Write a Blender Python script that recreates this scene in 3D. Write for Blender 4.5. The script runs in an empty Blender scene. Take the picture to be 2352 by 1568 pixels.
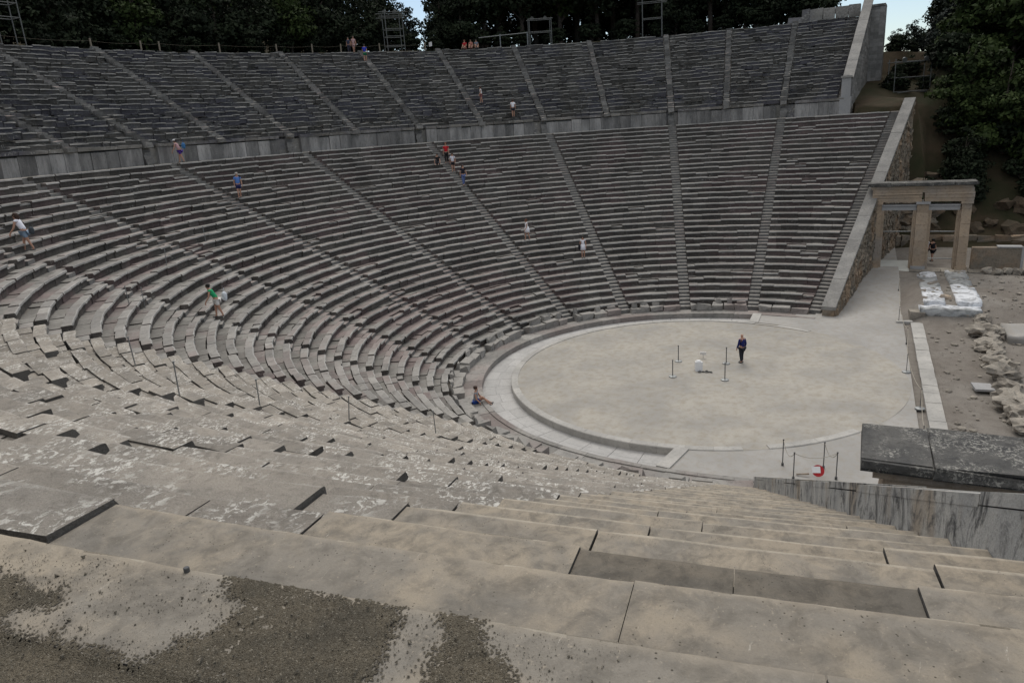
import bpy, bmesh, math, random
from math import sin, cos, pi, hypot, atan2, floor, radians
from mathutils import Vector, Matrix, noise
random.seed(7)
R_ = random.random
def U(a, b): return random.uniform(a, b)
def G(s): return random.gauss(0, s)
C = bpy.context.scene.collection
# ------------------------------------------------------------------ camera
CAM = Vector((-37.616, -7.466, 13.290)); YAW, PIT, ROL, FPX = 0.4582, 0.2885, -0.0685, 1668.99
cd = bpy.data.cameras.new('camera'); cam = bpy.data.objects.new('camera', cd); C.objects.link(cam)
F_ = Vector((cos(YAW)*cos(PIT), sin(YAW)*cos(PIT), -sin(PIT)))
Rr = Vector((sin(YAW), -cos(YAW), 0)); Uu = Rr.cross(F_)
R2 = Rr*cos(ROL) + Uu*sin(ROL); U2 = -Rr*sin(ROL) + Uu*cos(ROL)
m = Matrix((R2, U2, -F_)).transposed().to_4x4(); m.translation = CAM
cam.matrix_world = m
cd.sensor_width = 36; cd.lens = 36*FPX/2352; cd.clip_end = 3000; cd.clip_start = 0.05
bpy.context.scene.camera = cam
# ------------------------------------------------------------------ light
SUN_EL, SUN_AZ = radians(52), radians(20)      # azimuth measured from +x towards +y
w = bpy.data.worlds.new('World'); bpy.context.scene.world = w; w.use_nodes = True
nt = w.node_tree; bg = nt.nodes['Background']; sk = nt.nodes.new('ShaderNodeTexSky')
sk.sky_type = 'NISHITA'; sk.sun_disc = False; sk.sun_elevation = SUN_EL; sk.sun_rotation = radians(90) - SUN_AZ
sk.air_density = 1.0; sk.dust_density = 0.6; sk.ozone_density = 1.5
# pale cloud veil added overhead for neutral light, blue left near the horizon
tc = nt.nodes.new('ShaderNodeTexCoord'); sx = nt.nodes.new('ShaderNodeSeparateXYZ'); nt.links.new(tc.outputs['Generated'], sx.inputs[0])
mr = nt.nodes.new('ShaderNodeMapRange'); mr.inputs['From Min'].default_value = .26; mr.inputs['From Max'].default_value = .6; mr.inputs['To Min'].default_value = .0; mr.inputs['To Max'].default_value = .86; nt.links.new(sx.outputs[2], mr.inputs['Value'])
mx = nt.nodes.new('ShaderNodeMix'); mx.data_type = 'RGBA'; nt.links.new(mr.outputs[0], mx.inputs[0]); nt.links.new(sk.outputs[0], mx.inputs[6]); mx.inputs[7].default_value = (8.9, 8.68, 8.4, 1)
nt.links.new(mx.outputs[2], bg.inputs[0]); bg.inputs[1].default_value = 0.10
sl = bpy.data.lights.new('sun', 'SUN'); sl.energy = 1.5; sl.angle = radians(30); sl.color = (1, .96, .9)
so = bpy.data.objects.new('sun', sl); C.objects.link(so)
so.rotation_euler = Vector((cos(SUN_AZ)*cos(SUN_EL), sin(SUN_AZ)*cos(SUN_EL), sin(SUN_EL))).to_track_quat('Z', 'Y').to_euler()
vs = bpy.context.scene.view_settings; vs.view_transform = 'Standard'; vs.look = 'None'; vs.exposure = 0.1; vs.gamma = 1
# ------------------------------------------------------------------ theatre geometry (metres; orchestra centre = origin, axis = +y)
DL, HH, R0, Z0, RO, RE, SS, D2, DD = .3258, .365, 12.768, .2305, 10.144, 11.703, 6.91, .2283, .7189
Z34 = Z0 + 33*HH; RB = R0 + 34*DD; RW = RB + 1.9
UD, UH, UZ = .76, .40, Z34 + 1.75        # upper rows: depth, height, top of row 1
RT = RW + 21*UD
def az(t): return pi/2 + (t-4)*DL
def fr(t):
    """centre and azimuth of the radial line t (stairs are the whole numbers)"""
    if 0 <= t <= 8: return 0., 0., az(t), 0.
    a0 = az(0) if t < 0 else az(8)
    a = a0 + t*D2 if t < 0 else a0 + (t-8)*D2
    return -SS*cos(a0), -SS*sin(a0), a, SS
def rp(r, t, z=0., off=0.):
    cx, cy, a, s = fr(t)
    return Vector((cx + (r+s)*cos(a) - off*sin(a), cy + (r+s)*sin(a) + off*cos(a), z))
def inv(x, y):
    a = atan2(y, x)
    if a < -pi/2: a += 2*pi
    t = (a - pi/2)/DL + 4
    if 0 <= t <= 8: return hypot(x, y), t
    a0 = az(0) if t < 0 else az(8)
    cx, cy = -SS*cos(a0), -SS*sin(a0); a = atan2(y-cy, x-cx)
    if t > 8 and a < 0: a += 2*pi
    return hypot(x-cx, y-cy) - SS, (a-a0)/D2 + (0 if t < 0 else 8)
def arc(r, t): return r*DL if 0 <= t < 8 else (r+SS)*D2       # metres per unit of t
def sm(a, b, x):
    x = max(0., min(1., (x-a)/(b-a))); return x*x*(3-2*x)
def nz(x, y, s, z=0.): return noise.noise(Vector((x/s, y/s, z)))
# ------------------------------------------------------------------ mesh helpers
class MB:
    def __init__(s): s.v = []; s.f = []; s.m = []
    def add(s, vs, fs, mi=0):
        o = len(s.v); s.v += [tuple(v) for v in vs]; s.f += [tuple(i+o for i in f) for f in fs]; s.m += [mi]*len(fs)
    def box(s, c, d, rz=0., mi=0, tilt=None, jit=0., taper=1., top=None):
        M = Matrix.Rotation(rz, 3, 'Z')
        if tilt: M = M @ Matrix.Rotation(tilt[0], 3, 'X') @ Matrix.Rotation(tilt[1], 3, 'Y')
        vs = []
        for z in (-.5, .5):
            k = taper if z > 0 else 1.
            for x, y in ((-.5, -.5), (.5, -.5), (.5, .5), (-.5, .5)):
                vs.append(Vector(c) + M @ Vector((x*d[0]*k + G(jit) if jit else x*d[0]*k, y*d[1]*k + (G(jit) if jit else 0), z*d[2] + (G(jit) if jit else 0))))
        s.add(vs, [(0, 3, 2, 1), (4, 5, 6, 7), (0, 1, 5, 4), (1, 2, 6, 5), (2, 3, 7, 6), (3, 0, 4, 7)], mi)
        if top is not None: s.m[-5] = top
    def tube(s, pts, rad, n=6, mi=0, cap=True):
        pts = [Vector(p) for p in pts]; rr = rad if isinstance(rad, (list, tuple)) else [rad]*len(pts); vs = []
        for i, p in enumerate(pts):
            d = (pts[min(i+1, len(pts)-1)] - pts[max(i-1, 0)]).normalized()
            a = d.orthogonal().normalized() if abs(d.z) > .9 or True else None
            a = d.cross(Vector((0.31, 0.77, .55))).normalized(); b = d.cross(a)
            for k in range(n): vs.append(p + (a*cos(2*pi*k/n) + b*sin(2*pi*k/n))*rr[i])
        fs = [(i*n+k, i*n+(k+1) % n, (i+1)*n+(k+1) % n, (i+1)*n+k) for i in range(len(pts)-1) for k in range(n)]
        if cap: fs += [tuple(range(n))[::-1], tuple((len(pts)-1)*n+k for k in range(n))]
        s.add(vs, fs, mi)
    def loft(s, secs, mi=0, closed=True, mis=None, cap=None):
        n = len(secs[0]); vs = [p for sec in secs for p in sec]
        fs = [(i*n+k, (i+1)*n+k, (i+1)*n+(k+1) % n, i*n+(k+1) % n) for i in range(len(secs)-1) for k in range(n if closed else n-1)]
        if closed: fs += [tuple(range(n)), tuple((len(secs)-1)*n+k for k in range(n))[::-1]]
        s.add(vs, fs, mi)
        if mis: s.m[-len(fs):] = [mis[k] for i in range(len(secs)-1) for k in range(n)] + ([cap, cap] if closed else [])
    def rock(s, c, d, seed=0., mi=0, sub=2, rough=.28):
        bm = bmesh.new(); bmesh.ops.create_icosphere(bm, subdivisions=sub, radius=1)
        M = Matrix.Rotation(seed*3.7, 3, 'Z'); vs = []
        for v in bm.verts:
            p = v.co.copy(); q = Vector([max(-.84, min(.84, x)) for x in p]) * 1.12
            q *= 1 + rough*1.3*noise.noise(p*1.3 + Vector((seed*9.1, seed, 3))) + rough*.9*noise.noise(p*3.1 + Vector((seed, 5, seed*3))) + rough*.4*noise.noise(p*7. + Vector((seed*2, 1, seed)))
            vs.append(Vector(c) + M @ Vector((q.x*d[0]/2, q.y*d[1]/2, q.z*d[2]/2)))
        fs = [tuple(v.index for v in f.verts) for f in bm.faces]; bm.free(); s.add(vs, fs, mi)
    def build(s, name, mats, parent=None, smooth=False):
        me = bpy.data.meshes.new(name); off = parent.location if parent is not None and parent.type == 'EMPTY' else (parent.get('_o', (0, 0, 0)) if parent is not None else (0, 0, 0))
        off = Vector(off)
        if parent is not None and parent.type != 'EMPTY':
            g = parent.parent; off = g.location.copy() if g else Vector((0, 0, 0))
        me.from_pydata([tuple(Vector(v) - off) for v in s.v], [], s.f)
        mats = mats if isinstance(mats, (list, tuple)) else [mats]
        for x in mats: me.materials.append(x)
        if len(mats) > 1: me.polygons.foreach_set('material_index', s.m)
        if smooth: me.polygons.foreach_set('use_smooth', [True]*len(me.polygons))
        me.validate(); me.update()
        o = bpy.data.objects.new(name, me); C.objects.link(o)
        if parent is not None: o.parent = parent
        return o
def thing(name, label, cat, loc=(0, 0, 0), group=None):
    o = bpy.data.objects.new(name, None); C.objects.link(o); o.location = loc; o.empty_display_size = .2
    return tag(o, label, cat, group)
def tag(o, label, cat, group=None, kind=None):
    if label: o['label'] = label
    if cat: o['category'] = cat
    if group: o['group'] = group
    if kind: o['kind'] = kind
    return o
def struct(o): o['kind'] = 'structure'; return o
ORD = ['first', 'second', 'third', 'fourth', 'fifth', 'sixth', 'seventh', 'eighth', 'ninth', 'tenth', 'eleventh', 'twelfth', 'thirteenth', 'fourteenth', 'fifteenth', 'sixteenth', 'seventeenth', 'eighteenth']
# ------------------------------------------------------------------ materials
def nodes(name):
    mt = bpy.data.materials.new(name); mt.use_nodes = True; t = mt.node_tree; return mt, t, t.nodes['Principled BSDF']
def N(t, typ, **kw):
    n = t.nodes.new(typ)
    for k, v in kw.items():
        if k.startswith('i_'): n.inputs[k[2:].replace('_', ' ')].default_value = v
        else: setattr(n, k, v)
    return n
def noise_n(t, co, scale, det=4, rough=.55, dist=0.):
    n = N(t, 'ShaderNodeTexNoise'); n.inputs['Scale'].default_value = scale; n.inputs['Detail'].default_value = det
    n.inputs['Roughness'].default_value = rough; n.inputs['Distortion'].default_value = dist; t.links.new(co, n.inputs['Vector']); return n.outputs['Fac']
def ramp(t, fac, a, b, ca=(0, 0, 0, 1), cb=(1, 1, 1, 1)):
    n = N(t, 'ShaderNodeMapRange'); n.inputs['From Min'].default_value = a; n.inputs['From Max'].default_value = b; t.links.new(fac, n.inputs['Value']); n.clamp = True; return n.outputs[0]
def mixc(t, fac, a, b, mode='MIX'):
    n = N(t, 'ShaderNodeMix', data_type='RGBA', blend_type=mode)
    if isinstance(fac, float): n.inputs[0].default_value = fac
    else: t.links.new(fac, n.inputs[0])
    for i, c in ((6, a), (7, b)):
        if isinstance(c, (tuple, list)): n.inputs[i].default_value = (*c[:3], 1)
        else: t.links.new(c, n.inputs[i])
    return n.outputs[2]
def mathn(t, op, a, b):
    n = N(t, 'ShaderNodeMath', operation=op)
    for i, c in ((0, a), (1, b)):
        if isinstance(c, (int, float)): n.inputs[i].default_value = c
        else: t.links.new(c, n.inputs[i])
    return n.outputs[0]
def bump(t, p, h, s, d=.02, nrm=None):
    b = N(t, 'ShaderNodeBump'); b.inputs['Strength'].default_value = s; b.inputs['Distance'].default_value = d; t.links.new(h, b.inputs['Height'])
    if nrm: t.links.new(nrm, b.inputs['Normal'])
    t.links.new(b.outputs[0], p.inputs['Normal']); return b.outputs[0]
def stone(name, a, b, dark=.25, lichen=None, lic=(.62, .60, .56), sc=1., bs=.5, var=.25, warm=None, streak=False):
    mt, t, p = nodes(name); co = N(t, 'ShaderNodeTexCoord').outputs['Object']
    if streak:
        mp = N(t, 'ShaderNodeMapping'); mp.inputs['Scale'].default_value = (1, 1, .22); t.links.new(co, mp.inputs[0]); co2 = mp.outputs[0]
    else: co2 = co
    big = noise_n(t, co2, .55*sc, 5, .6); mid = noise_n(t, co2, 4.*sc, 6, .65, .3); fine = noise_n(t, co, 38*sc, 4, .7)
    col = mixc(t, ramp(t, big, .35, .65), a, b)
    if warm: col = mixc(t, ramp(t, noise_n(t, co, .23*sc, 3), .48, .62), col, warm)
    dk = tuple(x*dark for x in a)
    col = mixc(t, mathn(t, 'MULTIPLY', ramp(t, mid, .50, .74), .75), col, dk)
    geo = N(t, 'ShaderNodeNewGeometry')
    rv = ramp(t, geo.outputs['Random Per Island'], 0., 1.)
    f = mathn(t, 'ADD', mathn(t, 'MULTIPLY', rv, var*2), 1-var)
    cmb = N(t, 'ShaderNodeCombineColor'); 
    for i in range(3): t.links.new(f, cmb.inputs[i])
    col = mixc(t, 1., col, cmb.outputs[0], 'MULTIPLY')
    sp = mathn(t, 'ADD', mathn(t, 'MULTIPLY', ramp(t, fine, .3, .7), .35), .82)
    cm2 = N(t, 'ShaderNodeCombineColor')
    for i in range(3): t.links.new(sp, cm2.inputs[i])
    col = mixc(t, 1., col, cm2.outputs[0], 'MULTIPLY')
    h = mathn(t, 'ADD', mid, mathn(t, 'MULTIPLY', fine, .5))
    if lichen:
        l1 = noise_n(t, co, 7*sc, 7, .72, .6); l2 = noise_n(t, co, .8*sc, 3)
        lf = mathn(t, 'MULTIPLY', ramp(t, l1, lichen, lichen+.05), ramp(t, l2, .45, .6)); col = mixc(t, lf, col, lic)
    t.links.new(col, p.inputs['Base Color']); p.inputs['Roughness'].default_value = .92
    p.inputs['Specular IOR Level'].default_value = .2
    bump(t, p, h, bs, .03); return mt
def plain(name, c, rough=.7, metal=0., var=.12, sc=6.):
    mt, t, p = nodes(name); co = N(t, 'ShaderNodeTexCoord').outputs['Object']
    f = ramp(t, noise_n(t, co, sc, 4), .3, .7); t.links.new(mixc(t, f, tuple(x*(1-var) for x in c), tuple(min(1, x*(1+var)) for x in c)), p.inputs['Base Color'])
    p.inputs['Roughness'].default_value = rough; p.inputs['Metallic'].default_value = metal; p.inputs['Specular IOR Level'].default_value = .3; return mt
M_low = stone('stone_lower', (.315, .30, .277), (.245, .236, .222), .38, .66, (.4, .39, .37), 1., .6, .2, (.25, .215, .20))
M_lowr = stone('stone_lower_face', (.125, .112, .10), (.082, .076, .07), .4, .575, (.33, .315, .29), 1.3, 1., .3, (.13, .10, .095))  # riser faces darker than treads: lichen crust plus shade put into the colour
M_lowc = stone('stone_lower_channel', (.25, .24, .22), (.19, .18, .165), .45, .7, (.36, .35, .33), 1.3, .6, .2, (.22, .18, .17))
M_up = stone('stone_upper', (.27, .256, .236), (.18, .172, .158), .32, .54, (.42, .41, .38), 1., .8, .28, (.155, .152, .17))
M_upr = stone('stone_upper_face', (.115, .108, .10), (.066, .063, .057), .35, .555, (.27, .265, .245), 1.3, .9, .35, (.08, .078, .09))  # upper risers likewise: weathering, with shade put into the colour
M_rough = stone('stone_rough', (.36, .325, .28), (.26, .24, .212), .45, .52, (.68, .66, .61), 2.2, 1., .16)
def near_stone(name, a, b, var=.07):
    mt, t, p = nodes(name); co = N(t, 'ShaderNodeTexCoord').outputs['Object']
    big = noise_n(t, co, 1.9, 5, .62, .5); mid = noise_n(t, co, 9, 6, .7, .4); fine = noise_n(t, co, 170, 4, .75); f2 = noise_n(t, co, 60, 5, .7)
    col = mixc(t, ramp(t, big, .42, .58), a, b); col = mixc(t, mathn(t, 'MULTIPLY', ramp(t, mid, .44, .66), .75), col, tuple(x*.55 for x in b))
    col = mixc(t, mathn(t, 'MULTIPLY', ramp(t, fine, .52, .74), .5), col, tuple(x*.42 for x in a)); col = mixc(t, mathn(t, 'MULTIPLY', ramp(t, f2, .60, .70), .45), col, tuple(min(1, x*1.45) for x in a))
    ps = N(t, 'ShaderNodeNewGeometry').outputs['Position']; cx_, cy_, _a, _s = fr(9.5)
    vm = N(t, 'ShaderNodeVectorMath', operation='SUBTRACT'); t.links.new(ps, vm.inputs[0]); vm.inputs[1].default_value = (cx_, cy_, 0); vm2 = N(t, 'ShaderNodeVectorMath', operation='MULTIPLY'); t.links.new(vm.outputs[0], vm2.inputs[0]); vm2.inputs[1].default_value = (1, 1, 0)
    ln = N(t, 'ShaderNodeVectorMath', operation='LENGTH'); t.links.new(vm2.outputs[0], ln.inputs[0]); fr_ = mathn(t, 'FRACT', mathn(t, 'DIVIDE', mathn(t, 'SUBTRACT', ln.outputs['Value'], SS+R0-.02), DD), 0.)
    wob = mathn(t, 'ADD', fr_, mathn(t, 'MULTIPLY', mathn(t, 'SUBTRACT', noise_n(t, co, 3.2, 5, .7, .6), .5), 1.5))
    col = mixc(t, mathn(t, 'MULTIPLY', ramp(t, wob, .25, .75), .62), col, tuple(x*f_ for x, f_ in zip(b, (.60, .63, .68))))
    col = mixc(t, mathn(t, 'MULTIPLY', ramp(t, fr_, .09, .02), .55), col, tuple(min(1, x*1.3) for x in a))
    pit = N(t, 'ShaderNodeTexVoronoi'); pit.inputs['Scale'].default_value = 46; t.links.new(co, pit.inputs['Vector']); pf = mathn(t, 'MULTIPLY', mathn(t, 'LESS_THAN', pit.outputs['Distance'], .13), ramp(t, noise_n(t, co, 5., 3), .5, .58))
    col = mixc(t, mathn(t, 'MULTIPLY', pf, .8), col, (.05, .045, .035))
    mp = N(t, 'ShaderNodeMapping'); mp.inputs['Rotation'].default_value = (0, 0, .5); mp.inputs['Scale'].default_value = (1.2, 9, 1); t.links.new(co, mp.inputs[0]); sc_ = noise_n(t, mp.outputs[0], 3.2, 7, .7, .8)
    col = mixc(t, mathn(t, 'MULTIPLY', mathn(t, 'MULTIPLY', ramp(t, sc_, .665, .695), ramp(t, fine, .4, .55)), .8), col, (.52, .49, .43))
    geo = N(t, 'ShaderNodeNewGeometry'); f = mathn(t, 'ADD', mathn(t, 'MULTIPLY', geo.outputs['Random Per Island'], var*2), 1-var); cm = N(t, 'ShaderNodeCombineColor')
    for i in range(3): t.links.new(f, cm.inputs[i])
    t.links.new(mixc(t, 1., col, cm.outputs[0], 'MULTIPLY'), p.inputs['Base Color']); p.inputs['Roughness'].default_value = .93; p.inputs['Specular IOR Level'].default_value = .15
    bump(t, p, mathn(t, 'SUBTRACT', mathn(t, 'ADD', mid, mathn(t, 'MULTIPLY', fine, .35)), mathn(t, 'MULTIPLY', pf, .6)), .55, .012); return mt
M_smooth = near_stone('stone_restored', (.335, .29, .228), (.25, .228, .195))
M_roughr = stone('stone_rough_face', (.15, .142, .13), (.11, .105, .098), .4, .66, (.3, .29, .27), 1.6, 1., .25)  # near riser faces: dark crust and shade both put into the tone
M_smoothd = near_stone('stone_restored_dark', (.18, .158, .128), (.145, .132, .113), .04)
M_lip = stone('worn_edge', (.38, .37, .35), (.30, .292, .278), .55, None, sc=1.4, bs=.4, var=.15)
M_lipr = stone('worn_edge_rough', (.40, .365, .32), (.30, .28, .25), .45, .52, (.68, .66, .61), 2.2, 1., .16)
M_lipw = near_stone('worn_edge_restored', (.39, .345, .28), (.32, .29, .24), .05)
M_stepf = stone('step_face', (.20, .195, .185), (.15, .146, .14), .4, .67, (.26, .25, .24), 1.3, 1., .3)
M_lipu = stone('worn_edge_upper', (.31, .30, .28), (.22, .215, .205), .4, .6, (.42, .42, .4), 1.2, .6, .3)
M_smoothb = near_stone('stone_restored_channel', (.31, .27, .215), (.245, .225, .19), .08)
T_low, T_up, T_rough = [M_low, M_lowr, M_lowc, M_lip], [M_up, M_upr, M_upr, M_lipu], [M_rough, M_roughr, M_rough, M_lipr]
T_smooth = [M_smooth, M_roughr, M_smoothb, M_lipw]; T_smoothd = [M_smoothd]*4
M_ashlar = stone('stone_ashlar', (.27, .262, .25), (.19, .187, .18), .4, .64, (.36, .35, .33), 1.2, .6, .3)
M_wallup = stone('stone_orthostat', (.34, .33, .32), (.15, .148, .145), .3, .58, (.44, .43, .41), 2.0, .8, .35, None, True)
M_wallnear_old = None
def streaked():
    mt, t, p = nodes('stone_streaked'); co = N(t, 'ShaderNodeTexCoord').outputs['Object']
    mp = N(t, 'ShaderNodeMapping'); mp.inputs['Scale'].default_value = (1, 1, .5); t.links.new(co, mp.inputs[0])
    s1 = noise_n(t, mp.outputs[0], 3.0, 8, .72, 1.6); s2 = noise_n(t, mp.outputs[0], 2.2, 4, .6, .3); s3 = noise_n(t, mp.outputs[0], 1.1, 3); fi = noise_n(t, co, 30, 5, .7)
    col = mixc(t, ramp(t, s2, .4, .6), (.50, .49, .46), (.37, .37, .36)); col = mixc(t, mathn(t, 'MULTIPLY', ramp(t, s3, .52, .62), .6), col, (.36, .28, .19)); col = mixc(t, ramp(t, s1, .49, .62), col, (.10, .10, .10)); col = mixc(t, mathn(t, 'MULTIPLY', ramp(t, fi, .55, .7), .5), col, (.16, .155, .15)); col = mixc(t, mathn(t, 'MULTIPLY', ramp(t, s1, .30, .36), 0.), col, (.6, .58, .55))
    t.links.new(col, p.inputs['Base Color']); p.inputs['Roughness'].default_value = .9; p.inputs['Specular IOR Level'].default_value = .2; bump(t, p, mathn(t, 'ADD', fi, s1), .6, .02); return mt
M_wallnear = streaked()
M_wallnear_x = stone('stone_streaked', (.50, .49, .46), (.15, .155, .16), .3, .62, (.62, .6, .55), 3.2, .4, .2, (.40, .33, .25), True)
M_cop = stone('stone_coping', (.29, .28, .262), (.21, .205, .195), .45, .60, (.44, .43, .41), 1.8, .8, .16)
M_kerb = stone('stone_kerb', (.44, .425, .395), (.35, .34, .32), .6, None, sc=1.2, bs=.4, var=.08)
M_gate = stone('stone_gate', (.40, .31, .225), (.31, .25, .19), .45, None, sc=1.5, bs=.6, var=.18, warm=(.33, .29, .25))
M_gategrey = stone('stone_gate_new', (.36, .355, .35), (.31, .31, .31), .7, None, sc=1.5, bs=.3, var=.06)
M_cornice = stone('stone_cornice', (.13, .126, .118), (.062, .062, .062), .35, .51, (.33, .32, .29), 2.6, 1., .12)
M_rubble = stone('stone_rubble', (.24, .20, .155), (.16, .145, .12), .35, .66, (.35, .33, .28), 2., .9, .35, (.26, .19, .13))
M_ruin = stone('stone_ruin', (.33, .30, .255), (.20, .18, .155), .4, .6, (.5, .46, .4), 2., .9, .25)
M_earthrock = stone('rock_slope', (.115, .085, .06), (.06, .05, .035), .4, .66, (.22, .19, .16), 1.2, 1., .2)
M_metal = plain('galvanised_metal', (.26, .27, .27), .5, .6)
M_dark = plain('dark_metal', (.10, .10, .10), .5, .3)
M_scaf = plain('dull_scaffold_metal', (.15, .155, .15), .6, .4)
M_wood = plain('weathered_wood', (.22, .19, .15), .85)
M_rope = plain('rope', (.34, .31, .26), .9)
M_white = plain('white_board', (.78, .78, .78), .6, 0, .04)
M_red = plain('red_paint', (.42, .02, .025), .5)
def tarp_mat(name, c):
    mt, t, p = nodes(name); co = N(t, 'ShaderNodeTexCoord').outputs['Object']
    f = noise_n(t, co, 1.7, 5, .6, .8); t.links.new(mixc(t, ramp(t, f, .45, .62), c, tuple(x*.42 for x in c)), p.inputs['Base Color'])
    p.inputs['Roughness'].default_value = .6; bump(t, p, f, .8, .15); return mt
M_tarp = tarp_mat('white_tarpaulin', (.66, .68, .71))
M_tarpg = tarp_mat('grey_tarpaulin', (.33, .34, .34))
def ground_mat(name, a, b, c, s=1., bs=.4, grit=.5, extra=None):
    mt, t, p = nodes(name); co = N(t, 'ShaderNodeTexCoord').outputs['Object']
    n1 = noise_n(t, co, .22*s, 5, .6, .4); n2 = noise_n(t, co, 1.6*s, 5, .65); n3 = noise_n(t, co, 26*s, 4, .75)
    col = mixc(t, ramp(t, n1, .38, .62), a, b); col = mixc(t, mathn(t, 'MULTIPLY', ramp(t, n2, .45, .72), .6), col, c)
    col = mixc(t, mathn(t, 'MULTIPLY', ramp(t, n3, .5, .72), grit), col, tuple(x*.45 for x in a))
    if extra: col = extra(t, co, col)
    t.links.new(col, p.inputs['Base Color']); p.inputs['Roughness'].default_value = .97; p.inputs['Specular IOR Level'].default_value = .1
    bump(t, p, mathn(t, 'ADD', n3, n2), bs, .03); return mt
M_orch = ground_mat('packed_earth', (.41, .385, .34), (.325, .312, .288), (.27, .235, .18), 1.5, .3, .25)
M_path = ground_mat('path_gravel', (.385, .372, .352), (.325, .315, .298), (.30, .27, .225), 1.6, .35, .3)
M_pave = stone('gutter_paving', (.45, .44, .425), (.385, .378, .365), .7, None, sc=1., bs=.3, var=.07)
M_dirt = ground_mat('dirt', (.20, .178, .155), (.255, .235, .21), (.13, .115, .10), 1.2, .9, .6)
M_hill = ground_mat('hill_soil', (.06, .045, .03), (.035, .036, .02), (.018, .026, .011), .6, 1., .6)
M_grit = ground_mat('loose_soil', (.165, .145, .11), (.20, .18, .14), (.115, .10, .075), 7., 1., .8)
def soil_mat():
    mt, t, p = nodes('loose_soil'); co = N(t, 'ShaderNodeTexCoord').outputs['Object']
    vo = N(t, 'ShaderNodeTexVoronoi'); vo.inputs['Scale'].default_value = 330; t.links.new(co, vo.inputs['Vector']); sr_ = N(t, 'ShaderNodeSeparateColor'); t.links.new(vo.outputs['Color'], sr_.inputs[0])
    col = mixc(t, ramp(t, noise_n(t, co, 7, 5, .65, .5), .36, .64), (.185, .16, .12), (.12, .108, .085)); col = mixc(t, mathn(t, 'MULTIPLY', ramp(t, sr_.outputs[0], .6, .95), .75), col, (.07, .058, .042)); col = mixc(t, mathn(t, 'MULTIPLY', ramp(t, sr_.outputs[1], .95, .97), .6), col, (.36, .33, .27))
    t.links.new(col, p.inputs['Base Color']); p.inputs['Roughness'].default_value = .98; p.inputs['Specular IOR Level'].default_value = .1
    bump(t, p, mathn(t, 'ADD', noise_n(t, co, 160, 4, .75), mathn(t, 'MULTIPLY', vo.outputs['Distance'], -.8)), 1., .006); return mt
M_grit = soil_mat()
M_pebble = plain('pebble', (.13, .115, .09), .9, 0, .75, 160.)
def leaf_mat(name, a, b):
    mt, t, p = nodes(name); geo = N(t, 'ShaderNodeNewGeometry'); col = mixc(t, geo.outputs['Random Per Island'], a, b)
    co = N(t, 'ShaderNodeTexCoord').outputs['Object']; col = mixc(t, ramp(t, noise_n(t, co, .5, 3), .4, .62), col, tuple(x*.45 for x in a))
    t.links.new(col, p.inputs['Base Color']); p.inputs['Roughness'].default_value = .8; p.inputs['Specular IOR Level'].default_value = .15; return mt
M_leafd = leaf_mat('foliage_dark', (.018, .026, .014), (.030, .040, .020))
M_leafg = leaf_mat('foliage_green', (.032, .052, .015), (.056, .078, .022))
M_leafb = leaf_mat('foliage_bluish', (.028, .038, .032), (.050, .062, .050))
M_bark = plain('bark', (.07, .055, .045), .95, 0, .4, 8.)
# ------------------------------------------------------------------ ground and terrain
def wall_y(x): return -5.52 - .1913*(abs(x) - 12.66)      # foot line of the two parodos walls
def hpath(x, y): return 1.08*sm(12.5, 23.5, abs(x))
def h(x, y):
    r, t = inv(x, y); hill = 0.
    n = .25*nz(x, y, 7.) + .12*nz(x, y, 2.5)
    if r < 12.7 and y > -2.2: return -.6
    if -2.05 < t < 10.05 and y > -14:
        berm = Z34 + .15 + min(.17*(r-RB), 4.4) + n - 1.5*sm(-1.62, -2.05, t)*sm(42, 47, r)
        if t < 0 and ((t < -1.52 and r > RB+.5) or (t < -1.25 and r > RW+2.5)): return berm if r < RT + 3 else berm*.5 + .5*(UZ + 16*UH)
        if r < RW + 2.5:
            if t < -1.8 and x > 25: return min(Z0 + HH*(r-R0)/DD - 1.3, side_h(x, y, n))
            return -.6
        if t < 9.52:
            if r < RT: return UZ + UH*(r-RW)/UD - 2.2
            crest = UZ + 20*UH - .0 + .09*(r-RT) + n*sm(RT, RT+3, r)
            far = sm(72, 110, r)
            if t < 1.8: return crest*(1-far) + (14)*far
            return crest + far*(14 + 6*nz(x, y, 30.))
        return Z34 + .2 + .1*(r-RB)
    return side_h(x, y, n)
def side_h(x, y, n):
    r, t = inv(x, y)
    X = abs(x)
    side = .9*sm(33.3, 33.9, X) + max(0., X-34.5)*.72
    z = 1.08*sm(12.5, 23.5, X) + min(side, 11 + .03*X) + (.22+.5*sm(34, 37, X))*n
    if y < -10.5 and X < 30: z = 1.0*sm(10.5, 14.5, X)*(1 if x > 0 else .9) + .35*n - .08
    z = max(z, -.3)
    if X > 38 and y > -30: z += 4*sm(0, 20, X-38)*sm(-30, -12, y)
    if r < 13.8 and y > -5.7: return -.5
    if y > -10.7 and X < 34 and y < wall_y(x)+1.6: z = hpath(x, y) - .12
    if x < -25: z = min(z, 9)
    return z
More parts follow.
